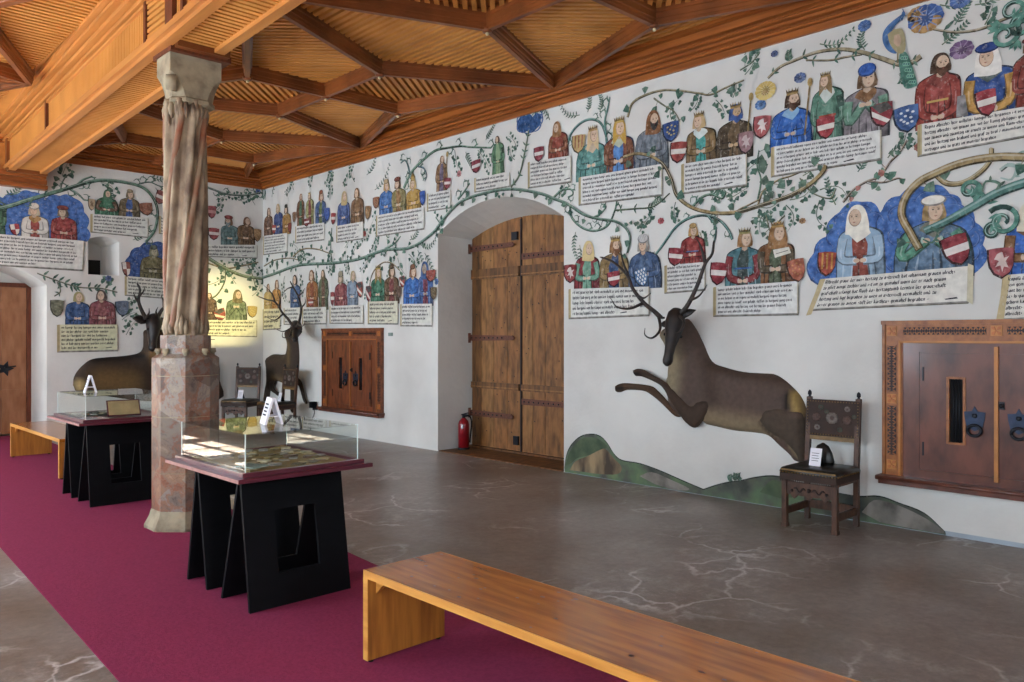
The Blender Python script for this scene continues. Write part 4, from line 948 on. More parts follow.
inflate(b, cols, WR, [q5(*p) for p in [(325, 500), (345, 500), (343, 560), (340, 640), (328, 640), (328, 560)]], .04, .02, lin('33281F'), [], step=.03)
finish_body(b, cols, 'body', sg3)
poll = on_x(*q5(345, 262), WX-.26); nose = on_x(*q5(341, 318), WX-.50)
stag_head(sg3, poll, nose, Vector((-.4, .9, 0)), 1.05, on_x(*q5(322, 275), WX-.36), on_x(*q5(372, 262), WX-.3))
antler('antler', sg3, WR, [(294, 328, .36), (288, 319, .42), (282.5, 313, .46), (275, 302, .5), (267, 299.7, .52), (257, 296, .5)],
       [[(275, 302, .5), (271.5, 293, .54), (263, 284.5, .54)], [(283, 314, .46), (275, 320, .58), (266, 317, .64)], [(293, 327, .38), (283, 331.5, .5), (274, 328, .56)], [(292, 329, .38), (289, 337, .52), (282.5, 337, .58), (283, 331, .6)], [(279, 307, .48), (280, 299, .54), (277, 291, .56)]], .025)
antler('antler', sg3, WR, [(297, 327, .34), (300, 318, .34), (301, 307, .34), (298, 296, .34), (292.5, 286, .34), (290, 281, .34)],
       [[(298, 296, .34), (302, 293, .36), (304.7, 288, .38)], [(301, 308, .34), (305, 303, .4), (305, 297, .42)], [(293, 287, .34), (287, 289, .4), (282, 295, .44)], [(298, 324, .36), (303, 326, .5), (305, 321, .54)]], .024)

# ------------------------------------------------------------------ the painted genealogy: parts of the two walls
STEP = .0011
class Paint:
    """flat paint layers on a wall, drawn in wall metres: u = to the right in the photo, z = up"""
    def __init__(s, wall, order): s.w = wall; s.b = MB(); s.o = .004+order*STEP
    def poly(s, pts, hexc, k=0, m=None):
        s.n = (getattr(s, 'n', 0)+1) % 37; off = s.n*.00002
        P = []
        for u, z in pts:
            if not P or (abs(P[-1][0]-u)+abs(P[-1][1]-z)) > 1e-4: P.append((u, z))
        if len(P) < 3: return
        A = sum(P[i][0]*P[(i+1) % len(P)][1]-P[(i+1) % len(P)][0]*P[i][1] for i in range(len(P)))
        if A < 0: P = P[::-1]
        s.b.add([s.w.p3(s.w.sgn*u, z, s.o+k*STEP*.33+off) for u, z in P], [tuple(range(len(P)))], m or paint(hexc))
    def ribbon(s, pts, widths, hexc, k=0):
        P = [Vector((p[0], p[1])) for p in pts]; n = len(P)
        if not hasattr(widths, '__len__'): widths = [widths]*n
        L, R = [], []
        for i in range(n):
            t = P[min(i+1, n-1)]-P[max(i-1, 0)]
            if t.length < 1e-6: t = Vector((1, 0))
            t.normalize(); nn = Vector((-t.y, t.x))*widths[i]*.5; L.append(P[i]+nn); R.append(P[i]-nn)
        for i in range(n-1):
            s.poly([L[i], L[i+1], R[i+1], R[i]], hexc, k)
    def disc(s, c, rx, rz, hexc, k=0, n=12, a0=0): s.poly([(c[0]+rx*math.cos(a0+2*PI*i/n), c[1]+rz*math.sin(a0+2*PI*i/n)) for i in range(n)], hexc, k)
    def build(s, name, label=None):
        o = s.b.build(name, wall_r if s.w is WR else wall_e, recalc=False)
        if label: o['label'] = label
        return o
def U(wall, px, py): s_, z = wall.sz(px, py); return (wall.sgn*s_, z)
def sp2(pts, n=6): return [(v.x, v.y) for v in spline([Vector((p[0], p[1], 0)) for p in pts], n)]
def dark(h, f=.6): return '%02X%02X%02X' % tuple(int(int(h[i:i+2], 16)*f) for i in (0, 2, 4))
def light(h, f=.35): return '%02X%02X%02X' % tuple(int(int(h[i:i+2], 16)+(255-int(h[i:i+2], 16))*f) for i in (0, 2, 4))
ORD = {'R': -2, 'E': -2}
SKIN = 'D9B392'
# --- broad-nib letters ----------------------------------------------
NIB = (.10, .06)
GL = {'i': (.3, [(.1, .58, .1, .02)]), 'n': (.58, [(.1, .58, .1, .02), (.1, .52, .38, .6), (.4, .56, .4, .02)]), 'm': (.86, [(.1, .58, .1, .02), (.1, .52, .38, .6), (.38, .56, .38, .02), (.4, .52, .66, .6), (.66, .56, .66, .02)]),
      'u': (.58, [(.1, .58, .1, .04), (.1, .04, .36, .02), (.4, .58, .4, .02)]), 'r': (.42, [(.1, .58, .1, .02), (.12, .5, .32, .6)]), 'e': (.48, [(.1, .56, .1, .05), (.1, .56, .32, .5), (.32, .5, .12, .3), (.1, .03, .34, .06)]),
      'a': (.54, [(.12, .52, .36, .58), (.38, .56, .38, .02), (.1, .3, .36, .34), (.1, .28, .1, .06), (.1, .04, .36, .06)]), 'o': (.54, [(.1, .54, .1, .06), (.1, .56, .36, .56), (.38, .54, .38, .06), (.1, .03, .36, .03)]),
      's': (.46, [(.32, .58, .12, .5), (.12, .48, .32, .22), (.32, .2, .1, .02)]), 't': (.4, [(.14, .76, .14, .05), (.02, .56, .32, .56), (.14, .03, .32, .05)]), 'l': (.3, [(.1, .95, .1, .03)]), 'd': (.54, [(.1, .5, .1, .06), (.1, .03, .36, .03), (.38, .4, .38, .05), (.38, .45, .08, .92)]),
      'h': (.56, [(.1, .95, .1, .02), (.1, .5, .36, .6), (.38, .56, .36, -.12)]), 'b': (.54, [(.1, .95, .1, .04), (.1, .52, .36, .56), (.38, .54, .38, .06), (.1, .02, .36, .03)]), 'g': (.54, [(.1, .54, .1, .1), (.1, .56, .4, .56), (.38, .54, .38, -.16), (.1, .06, .34, .06), (.36, -.2, .06, -.18)]),
      'c': (.42, [(.1, .54, .1, .06), (.1, .56, .34, .56), (.1, .03, .34, .05)]), 'f': (.38, [(.12, .85, .12, -.1), (.12, .88, .36, .9), (.0, .56, .3, .56)]), 'v': (.54, [(.1, .62, .1, .06), (.12, .02, .38, .1), (.38, .56, .38, .1)]), 'w': (.8, [(.1, .62, .1, .06), (.1, .02, .36, .06), (.36, .6, .36, .06), (.36, .02, .64, .08), (.64, .56, .64, .1)]),
      'z': (.46, [(.08, .56, .36, .56), (.34, .52, .1, .08), (.08, .02, .38, .02)]), 'p': (.54, [(.1, .6, .1, -.24), (.1, .56, .36, .56), (.38, .54, .38, .06), (.1, .03, .36, .03)]), 'k': (.5, [(.1, .95, .1, .02), (.12, .4, .34, .54), (.16, .32, .38, .02)]), 'q': (.54, [(.1, .54, .1, .06), (.1, .56, .38, .56), (.38, .54, .38, -.24), (.1, .03, .34, .03)]),
      'x': (.46, [(.1, .58, .34, .02), (.34, .58, .1, .02)]), 'y': (.54, [(.1, .6, .1, .1), (.1, .06, .36, .06), (.38, .58, .3, -.2)]), 'j': (.3, [(.1, .58, .06, -.2)]), '/': (.4, [(.28, .75, .06, -.05)]), '-': (.5, [(.08, .3, .4, .34)]), '.': (.25, [(.1, .06, .12, .0)]),
      'A': (.75, [(.1, .8, .1, .05), (.1, .85, .5, .9), (.5, .88, .5, .02), (.1, .4, .5, .42), (.0, .92, .3, .8)]), 'R': (.72, [(.12, .9, .12, .02), (.0, .9, .5, .9), (.48, .86, .44, .5), (.14, .46, .44, .46), (.34, .42, .56, .02)]), 'H': (.75, [(.12, .9, .12, .04), (.12, .5, .44, .6), (.48, .56, .44, -.1), (.0, .94, .36, .86)]), 'K': (.7, [(.12, .92, .12, .02), (.14, .45, .5, .86), (.2, .4, .54, .02), (.0, .94, .3, .84)])}
WORDS = 'regina herr albrechts herzog zu osterreich gewesen und graven von habspurg sein gemahel des romischen kunigs tochter maximilian hertzogin in burgund geborn der vierd frau ist begraben bei im zu sant steffan die hat er gehabt mit namen philips ernst friderich leopold rudolf katherina anna margareth konigin aus hispanien ungern behem vermahelt worden und starb jung an leibs erben'.split()
BIG = {'P1': ['Regina albrechts herr wilhelms konigin aus hispanien ist vermahelt worden', 'hertzog albrechts sun gewan ain sun der Kunig philippus graf zu burgund', 'von zwaien und zwantzig iar erwelt zu wienn und Romischer kunig', 'und der hertzog von brabant und graf zu tirol / Maximilian ir gemahel', 'vertragen und zu gratz im munster begraben'],
       'P13': ['Albrecht graue der weis hertzog zu ostereich hat Iohannam grauen vlrichs', 'zu pfirt ainige tochter vnd ist im zu gemahel worn der er nach gewan', 'grafschaft erlangt hat Auch das hertzogtumb kernten Der graueschaft', 'hertzog vnd ligt begraben zu Wien in osterreich vermahelt vnd zu', 'disser grauen zu ainem stift der kartheus gemahel begraben -']}
def text_line(pt, corners, t0, t1, words, colr='2A2730', seed=0, x1=.965, x0=.035, mlt=1.0):
    """one line between fractions t0 (top) and t1 (base) of a quad (tl,tr,bl,br)"""
    tl, tr, bl, br = [Vector(c) for c in corners]; m = ink_m
    Hh = ((bl-tl).length+(br-tr).length)/2; Wd = (tr-tl).length; lh = (t1-t0)*Hh*mlt
    def at(x, y):                           # x in metres along the line, y in units of the line height up from the baseline
        f = x/Wd; tt = t1-y*(t1-t0)*.80; a = tl.lerp(tr, f); c = bl.lerp(br, f); return a.lerp(c, tt)
    x = Wd*x0; cw = lh*.74; first = True
    for wd in words:
        ln = sum(GL.get(ch, GL.get(ch.lower(), GL['n']))[0] for ch in wd)*cw
        if x+ln > Wd*x1: break
        for ch in wd:
            wdt, st = GL.get(ch) or GL.get(ch.lower()) or GL['n']
            for (xa, ya, xb, yb) in st:
                nx, ny = NIB[0]*cw, NIB[1]
                q = [at(x+xa*cw-nx, ya-ny), at(x+xa*cw+nx, ya+ny), at(x+xb*cw+nx, yb+ny), at(x+xb*cw-nx, yb-ny)]
                if abs(xa-xb) > abs(ya-yb)*.6: q = [at(x+xa*cw-nx*.4, ya-ny*1.2), at(x+xa*cw+nx*.3, ya+ny*1.5), at(x+xb*cw+nx, yb+ny*1.5), at(x+xb*cw+nx*.3, yb-ny*1.2)]
                pt.poly([(v.x, v.y) for v in q], None, 3, m)
            x += wdt*cw
        x += .34*cw
        if x > Wd*x1: break
ink_m = paint('2A2730')
def panel(wall, key, tl, tr, bl, br, lines, tone='E4DFD2', side='L', curl=False, label=None):
    pt = Paint(wall, 9); c = [U(wall, *p) for p in (tl, tr, bl, br)]; TL, TR, BL, BR = c; H = TL[1]-BL[1]; t = .055*H+.012
    brn, olv = '8C7A52', '6F6A58'
    # painted thickness: dark lower edge and tan side board
    pt.poly([(BL[0]-t*.8, BL[1]-t*.7), (BR[0], BR[1]-t*.8), (BR[0]+t*.2, BR[1]), (TR[0]+t*.2, TR[1]-t), (TR[0], TR[1]), BR, BL, TL, (TL[0]-t*.9, TL[1]-t*.3)], '6A6252', -1)
    pt.poly([(TL[0]-t*.9, TL[1]-t*.2), TL, BL, (BL[0]-t*.9, BL[1]-t*.6)], 'B09A66', 0)
    pt.poly([(BL[0]-t*.6, BL[1]-t*.45), (BR[0], BR[1]-t*.45), BR, BL], '8E8A80', 0)
    pt.poly([TL, TR, BR, BL], tone, 1)
    e = .012; pt.poly([TL, (TL[0]+e, TL[1]), (BL[0]+e, BL[1]), BL], 'C2AE7C', 2); pt.poly([(TR[0]-e, TR[1]), TR, BR, (BR[0]-e, BR[1])], 'BDB296', 2)
    if curl:
        pt.poly([(BL[0]-.05, BL[1]-.06), (TL[0]-.015, TL[1]), (TL[0]+.03, TL[1]), (BL[0]-.0, BL[1]-.05)], 'C9B27C', 2); pt.poly([(TR[0]-.01, TR[1]+.02), (TR[0]+.03, TR[1]), (BR[0]+.03, BR[1]-.03), (BR[0]-.01, BR[1])], 'D2C6A2', 2)
    rg = random.Random(hash(key) % 1000 if False else sum(ord(ch)*(i+1) for i, ch in enumerate(key)))
    for i in range(lines):
        t0 = .03+.93*i/lines; t1 = .03+.93*(i+.80)/lines
        if key in BIG and i < len(BIG[key]): wd = BIG[key][i].split()
        else: wd = [rg.choice(WORDS) for _ in range(40)]
        xe = .965 if i < lines-1 else rg.uniform(.55, .9)
        text_line(pt, c, t0, t1, wd, x1=xe)
        if i == lines-1 and rg.random() < .6:
            f = xe+.02; a = Vector(TL).lerp(Vector(TR), f).lerp(Vector(BL).lerp(Vector(BR), f), t1-.02); pt.poly([(a.x, a.y), (a.x+.09, a.y+.012), (a.x+.1, a.y), (a.x+.01, a.y-.008)], None, 3, ink_m)
    return pt.build('inscription_panel', label)
# --- figures ----------------------------------------------------------
def figure(wall, xl, xr, yt, yb, robe, front=None, sleeve=None, hair='6E4A2A', hat=None, hatc='C9A54A', beard=None, face=0, stand=None, hands='mid', order=4, collar=None, staff=False, skin=SKIN, veil=None, belt=None, label=None, cloak=None):
    pt = Paint(wall, order); xc = (xl+xr)/2; (u0, _), (u1, _) = U(wall, xl, yb), U(wall, xr, yb); uc = (u0+u1)/2; z0 = U(wall, xc, yb)[1]; z1 = U(wall, xc, yt)[1]
    W = u1-u0; H = z1-z0; z0 -= .05*H; H *= 1.05
    if stand is None: stand = H/W > 1.95
    hh = (.165 if stand else .25)*H        # head height
    hatx = {'crown': .35, 'beret': .3, 'turban': .3, 'hood': .1, 'mitre': .7, None: .08, 'veil': .1, 'cap': .25}[hat]
    hc = z0+H-hh*(.5+hatx); hw = hh*.74; S = hc-hh*.62    # head centre, shoulder height
    if face == 0: face = random.Random(int(xl*3+yb)).choice((-1, -.6, .6, 1))
    fx = uc+face*hw*.2
    def Z(f): return z0+(S-z0)*f
    def X(f): return uc+W*.5*f
    sleeve = sleeve or robe; front = front or light(robe, .15)
    dk = dark(robe, .5); cl = cloak or robe
    sh = min(1.0, hh*1.15/(W*.5)) if not stand else min(1.0, hh*1.25/(W*.5))
    body = [(X(-1), Z(0)), (X(-1), Z(.3)), (X(-.96), Z(.55)), (X(-.5-.45*sh), Z(.82)), (X(-.82*sh), Z(.93)), (X(-.45*sh), Z(1.0)), (fx-hw*.3, Z(1.04)), (fx+hw*.3, Z(1.04)), (X(.45*sh), Z(1.0)), (X(.82*sh), Z(.93)), (X(.5+.45*sh), Z(.82)), (X(.96), Z(.55)), (X(1), Z(.3)), (X(1), Z(0))]
    if stand: body = [(X(-.9), Z(0)), (X(-.8), Z(.3)), (X(-.78), Z(.6)), (X(-.95*sh), Z(.86)), (X(-.6*sh), Z(.96)), (fx-hw*.3, Z(1.02)), (fx+hw*.3, Z(1.02)), (X(.6*sh), Z(.96)), (X(.95*sh), Z(.86)), (X(.78), Z(.6)), (X(.8), Z(.3)), (X(.9), Z(0))]
    body = sp2(body, 2); cm = Vector((uc, Z(.5)))
    e = .012+.01*hh
    pt.poly([(cm.x+(p[0]-cm.x)*(1+e/(W*.5))+e*.4, cm.y+(p[1]-cm.y)*(1+e/(H*.5))) if p[1] > z0+.001 else (cm.x+(p[0]-cm.x)*(1+e/(W*.5))+e*.4, p[1]) for p in body], dark(robe, .45), 0)
    pt.poly(body, cl, 1)
    pt.poly([(X(.55), Z(0)), (X(.52), Z(.4)), (X(.6*max(sh,.7)), Z(.8)), (X(.95), Z(.55)), (X(1), Z(.3)), (X(1), Z(0))] if not stand else [(X(.5), Z(0)), (X(.5), Z(.7)), (X(.78), Z(.6)), (X(.8), Z(.3)), (X(.9), Z(0))], dark(cl, .78), 1.4)
    # front of the dress and folds
    pt.poly([(X(-.36), Z(0)), (X(-.30), Z(.45)), (X(-.34), Z(.7)), (fx-hw*.34, Z(1.0)), (fx+hw*.34, Z(1.0)), (X(.34), Z(.7)), (X(.30), Z(.45)), (X(.40), Z(0))], front, 2)
    rg = random.Random(int(xl*7+yt*3))
    for i in range(5 if not stand else 4):
        f = -.85+1.7*(i+rg.uniform(.2, .8))/5; top = rg.uniform(.32, .62); c_ = dk if rg.random() < .6 else light(cl if abs(f) > .35 else front, .3)
        if abs(f) < .35: c_ = dark(front, .6)
        pt.ribbon([(X(f*.8), Z(top)), (X(f*.95), Z(top*.5)), (X(f), Z(0))], [W*.012, W*.035, W*.03], c_, 3)
    # arms
    aw = hh*.42; he = {'mid': Z(.40), 'low': Z(.2), 'up': Z(.7), 'pray': Z(.72)}[hands]
    for s_ in (-1, 1):
        sx, ex = X(s_*.78*max(sh, .75)), X(s_*.84); hx = X(s_*.14)
        P = sp2([(sx, Z(.84)), (ex, Z(.55)), (X(s_*.7), Z(.42) if hands != 'low' else Z(.3)), (hx, he)], 3)
        pt.ribbon(P, [aw*1.05+.012]*len(P), dark(sleeve, .6), 3.2); pt.ribbon(P, [aw*(1.05-.35*i/len(P)) for i in range(len(P))], sleeve, 4)
        pt.ribbon([P[2], P[4], P[5]], [aw*.15, aw*.2, aw*.1], light(sleeve, .3), 5)
        pt.disc((hx, he+.0), hh*.17, hh*.12, skin, 6)
        pt.disc((X(s_*.24), he+.004), hh*.09, hh*.16, light(sleeve, .5) if not stand else dark(sleeve, .7), 5.5)
    if belt: pt.poly([(X(-.5), Z(.5)), (X(.5), Z(.5)), (X(.5), Z(.54)), (X(-.5), Z(.54))], belt, 3.5)
    if collar: pt.poly(sp2([(X(-.5*sh), Z(.9)), (fx-hw*.5, Z(1.03)), (fx+hw*.5, Z(1.03)), (X(.5*sh), Z(.9)), (fx, Z(.74))], 2), collar, 5)
    # neck, hair, head
    pt.poly([(fx-hw*.26, S-hh*.02), (fx-hw*.24, hc-hh*.3), (fx+hw*.24, hc-hh*.3), (fx+hw*.26, S-hh*.02), (fx, S-hh*.14)], dark(skin, .9), 6)
    if hat == 'hood' or veil:
        vc = veil or hatc
        pt.poly(sp2([(fx-hw*.85, S-hh*.25), (fx-hw*.72, hc+hh*.1), (fx-hw*.4, hc+hh*.55), (fx, hc+hh*.66), (fx+hw*.4, hc+hh*.55), (fx+hw*.72, hc+hh*.1), (fx+hw*.85, S-hh*.25), (fx, S-hh*.35)], 2), vc, 6.2)
    else:
        lg = 1.15 if hat == 'crown' and not beard and rg.random() < .6 else .45
        pt.poly(sp2([(fx-hw*.72, hc-hh*lg), (fx-hw*.66, hc+hh*.1), (fx-hw*.4, hc+hh*.5), (fx, hc+hh*.6), (fx+hw*.4, hc+hh*.5), (fx+hw*.66, hc+hh*.1), (fx+hw*.72, hc-hh*lg), (fx, hc-hh*.5)], 2), hair, 6.2)
    fc = fx+face*hw*.14
    pt.disc((fc, hc-hh*.02), hw*.46, hh*.47, dark(skin, .72), 7, 14); pt.disc((fc+hw*.02, hc), hw*.42, hh*.44, skin, 7.3, 14)
    if beard: pt.poly(sp2([(fc-hw*.42, hc-hh*.02), (fc-hw*.38, hc-hh*.4), (fc, hc-hh*.72), (fc+hw*.38, hc-hh*.4), (fc+hw*.42, hc-hh*.02), (fc+hw*.2, hc-hh*.2), (fc-hw*.2, hc-hh*.2)], 2), beard, 7.6)
    for s_ in (-1, 1):
        ex = fc+s_*hw*.17+face*hw*.06; pt.disc((ex, hc+hh*.05), hw*.08, hh*.03, '3A2A22', 8, 6); pt.ribbon([(ex-hw*.1, hc+hh*.13), (ex+hw*.1, hc+hh*.13)], hh*.02, dark(hair, .8), 8)
    pt.poly([(fc+face*hw*.1-hw*.02, hc+hh*.06), (fc+face*hw*.12+hw*.05, hc-hh*.12), (fc+face*hw*.1-hw*.05, hc-hh*.12)], dark(skin, .8), 8)
    pt.poly([(fc-hw*.12+face*hw*.06, hc-hh*.24), (fc+hw*.12+face*hw*.06, hc-hh*.24), (fc+face*hw*.06, hc-hh*.29)], 'A0483C', 8)
    tz = hc+hh*.32
    if hat == 'crown':
        n = 5; P = [(fx-hw*.5, tz)]
        for i in range(n):
            a = fx-hw*.58+hw*1.16*i/(n-1); P += [(a-hw*.07, tz+hh*.2), (a, tz+hh*.46), (a+hw*.07, tz+hh*.2)] if 0 < i < n-1 else [(a, tz+hh*.42)]
        P.append((fx+hw*.5, tz)); pt.poly(P, dark(hatc, .6), 8.2); pt.poly([(fx-hw*.5, tz), (fx-hw*.52, tz+hh*.13), (fx+hw*.52, tz+hh*.13), (fx+hw*.5, tz)], hatc, 8.6)
        for i in range(3): pt.disc((fx-hw*.3+i*hw*.3, tz+hh*.33), hw*.05, hh*.05, 'D8B860', 8.8, 6)
    elif hat in ('beret', 'cap'):
        pt.disc((fx-hw*.02, tz+hh*.16), hw*.78 if hat == 'beret' else hw*.55, hh*.27, dark(hatc, .6), 8.2, 14); pt.disc((fx-hw*.04, tz+hh*.19), hw*.70 if hat == 'beret' else hw*.48, hh*.21, hatc, 8.6, 14)
    elif hat == 'turban':
        pt.disc((fx, tz+hh*.14), hw*.66, hh*.36, dark(hatc, .65), 8.2, 14); pt.disc((fx, tz+hh*.18), hw*.58, hh*.3, hatc, 8.6, 14)
        for i in range(3): pt.ribbon([(fx-hw*.5+i*hw*.3, tz), (fx-hw*.2+i*hw*.28, tz+hh*.4)], hh*.03, dark(hatc, .75), 8.8)
    elif hat == 'mitre':
        pt.poly([(fx-hw*.42, tz), (fx-hw*.5, tz+hh*.4), (fx, tz+hh*.85), (fx+hw*.5, tz+hh*.4), (fx+hw*.42, tz)], dark(hatc, .7), 8.2); pt.poly([(fx-hw*.34, tz+.01), (fx-hw*.4, tz+hh*.38), (fx, tz+hh*.75), (fx+hw*.4, tz+hh*.38), (fx+hw*.34, tz+.01)], hatc, 8.6)
    if staff: pt.ribbon([(X(.72), Z(.3)), (X(.98), z0+H*1.0)], .016, '8A6A34', 9); pt.disc((X(.98), z0+H*1.0), .025, .04, 'B08A44', 9.3)
    return pt.build('painted_figure', label)
def shield(wall, xl, xr, yt, yb, kind='fess', c1='A83238', c2='E2D8CC', tilt=0, order=14, label=None):
    pt = Paint(wall, order); a, c = U(wall, (xl+xr)/2, yt), U(wall, (xl+xr)/2, yb); u0, u1 = U(wall, xl, yt)[0], U(wall, xr, yt)[0]; uc = (u0+u1)/2; W = (u1-u0); H = a[1]-c[1]; zc = (a[1]+c[1])/2
    def T(x, y): x *= W*.5; y *= H*.5; return (uc+x*math.cos(tilt)-y*math.sin(tilt), zc+x*math.sin(tilt)+y*math.cos(tilt))
    S = [(-.9, .95), (-.3, 1), (.3, 1), (.95, .9), (.9, .3), (.85, -.2), (.55, -.7), (0, -1), (-.55, -.7), (-.85, -.2), (-.92, .3)]
    pt.poly([(p[0]-.006, p[1]-.008) for p in [T(x*1.09, y*1.08) for x, y in S]], dark(c1, .35), 0); pt.poly([T(*p) for p in S], c1, 1)
    if kind == 'fess': pt.poly([T(-.9, .28), T(.92, .28), T(.84, -.22), T(-.86, -.22)], c2, 2)
    elif kind == 'bend': pt.poly([T(-.9, .5), T(-.9, .0), T(.3, -.85), T(.6, -.65)], c2, 2); pt.poly([T(-.9, .95), T(.5, .95), T(.9, .3), T(-.2, .1)], dark(c2, .35) if c2 != 'E2D8CC' else '3F56A0', 1.6)
    elif kind == 'stripes':
        for i in range(3): x = -.6+i*.5; pt.poly([T(x, .9), T(x+.22, .9), T(x+.2, -.5), T(x+.02, -.5)], c2, 2)
    elif kind == 'lozenge':
        for i in range(4):
            for j in range(5):
                x, y = -.6+i*.42+(.2 if j % 2 else 0), .75-j*.36
                if abs(x)+max(0, -y)*.6 < .85: pt.poly([T(x, y+.2), T(x+.15, y), T(x, y-.2), T(x-.15, y)], c2, 2)
    elif kind == 'lion':
        pt.poly(sp2([T(-.3, .6), T(.1, .7), T(.2, .3), T(.6, .4), T(.3, .05), T(.5, -.4), T(.15, -.3), T(0, -.7), T(-.1, -.2), T(-.5, -.3), T(-.2, .1), T(-.55, .25)], 2), c2, 2)
    elif kind == 'quarter': pt.poly([T(-.88, .93), T(0, .98), T(0, 0), T(-.86, 0)], c2, 2); pt.poly([T(0, 0), T(.86, 0), T(.55, -.7), T(0, -.98)], c2, 2)
    elif kind == 'dots':
        for x, y in ((-.4, .5), (.1, .6), (.5, .4), (-.1, .2), (.3, 0), (-.45, 0), (0, -.4), (-.25, -.2), (.35, -.35)): pt.disc(T(x, y), W*.07, H*.05, c2, 2, 6)
    return pt.build('painted_shield', label)
GR = ['3F6A55', '4E7560', '35594C', '5C7E66', '4A6450']
def ivy(pt, c, r, a, col, k=2):
    P = []
    for i in range(10):
        t = a+2*PI*i/10; rr = r*(1.0 if i in (0, 3, 7) else .68); P.append((c[0]+rr*math.cos(t), c[1]+rr*math.sin(t)))
    pt.poly(P, col, k)
def leaflet(pt, c, a, ln, w_, col, k=2):
    ca, sa = math.cos(a), math.sin(a); P = []
    for t, v in ((0, 0), (.3, .5), (.7, .35), (1, 0), (.7, -.35), (.3, -.5)): P.append((c[0]+ca*t*ln-sa*v*w_, c[1]+sa*t*ln+ca*v*w_))
    pt.poly(P, col, k)
def vine(wall, pts, w0, w1, col, leaf='ivy', dens=6, size=.05, order=2, hl=True, rgb=None, seed=None, cols=None, name='painted_vine', curlends=0):
    pt = Paint(wall, order); P = sp2([U(wall, *p) for p in pts], 7); n = len(P); W = [w0+(w1-w0)*i/(n-1) for i in range(n)]
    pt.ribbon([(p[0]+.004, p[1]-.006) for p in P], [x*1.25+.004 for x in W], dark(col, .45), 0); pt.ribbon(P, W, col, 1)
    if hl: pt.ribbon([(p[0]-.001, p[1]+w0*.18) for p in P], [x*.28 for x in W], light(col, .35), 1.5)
    rg = random.Random(seed if seed is not None else int(pts[0][0]*13+pts[0][1]*7)); L = 0; nxt = .05; cols = cols or GR
    for i in range(1, n):
        a, c = Vector(P[i-1]), Vector(P[i]); L += (c-a).length
        while L > nxt:
            nxt += rg.uniform(.5, 1.4)/dens; t = math.atan2((c-a).y, (c-a).x); s_ = rg.choice((-1, 1))
            if leaf == 'ivy':
                an = t+s_*rg.uniform(.6, 1.6); st = rg.uniform(.6, 2.2)*size; q = (c.x+math.cos(an)*st, c.y+math.sin(an)*st); pt.ribbon([(c.x, c.y), q], .006, dark(col, .8), 1)
                ivy(pt, q, size*rg.uniform(.6, 1.1), rg.uniform(0, 6), rg.choice(cols))
                if rg.random() < .5: q2 = (q[0]+rg.uniform(-1, 1)*size*1.4, q[1]+rg.uniform(-1, 1)*size*1.4); ivy(pt, q2, size*.6, rg.uniform(0, 6), rg.choice(cols))
            elif leaf == 'fern':
                for s2 in (-1, 1): leaflet(pt, c, t+s2*rg.uniform(.7, 1.2), size*rg.uniform(1, 1.6), size*.45, rg.choice(cols))
            elif leaf == 'acanthus':
                an = t+s_*.9; Q = sp2([(c.x, c.y), (c.x+math.cos(an)*size*1.2, c.y+math.sin(an)*size*1.2), (c.x+math.cos(an+.9*s_)*size*2, c.y+math.sin(an+.9*s_)*size*2), (c.x+math.cos(an+1.6*s_)*size*1.7, c.y+math.sin(an+1.6*s_)*size*1.7)], 3)
                pt.ribbon(Q, [size*.5*(1-.7*j/len(Q)) for j in range(len(Q))], rg.choice(cols), 2); leaflet(pt, Q[2], an-.6*s_, size*.9, size*.4, rg.choice(cols)); leaflet(pt, Q[5], an+.2, size*.7, size*.35, rg.choice(cols))
    return pt.build(name)
def sprig(wall, px, py, ang, ln_m, leaf='fern', seed=0, flower=None, order=1, size=None):
    c = Vector(U(wall, px, py)); d = Vector((math.cos(ang), math.sin(ang))); nn = Vector((-d.y, d.x)); pt = Paint(wall, order); rg = random.Random(seed)
    bend = rg.uniform(-.3, .3)*ln_m; P = [tuple(c+d*ln_m*t+nn*bend*math.sin(t*PI)) for t in [i/8 for i in range(9)]]; col = rg.choice(['5C6E50', '6A7A58', '4E6A58'])
    pt.ribbon(P, [.011-.008*i/8 for i in range(9)], col, 1); size = size or .04
    for i in range(1, 9):
        for s_ in (-1, 1):
            if leaf == 'fern': leaflet(pt, P[i], ang+s_*1.0, size*1.3*(1.1-.06*i), size*.45, rg.choice(GR))
            elif rg.random() < .7: ivy(pt, (P[i][0]+nn.x*s_*size*rg.uniform(.5, 1.3), P[i][1]+nn.y*s_*size*rg.uniform(.5, 1.3)), size*rg.uniform(.45, .8), rg.uniform(0, 6), rg.choice(GR))
    if flower:
        e_ = P[-1]
        for i in range(7): a = 2*PI*i/7; pt.disc((e_[0]+size*.6*math.cos(a), e_[1]+size*.6*math.sin(a)), size*.38, size*.34, flower, 3, 8)
        pt.disc(e_, size*.4, size*.4, dark(flower, .7), 4, 8)
    return pt.build('painted_sprig')
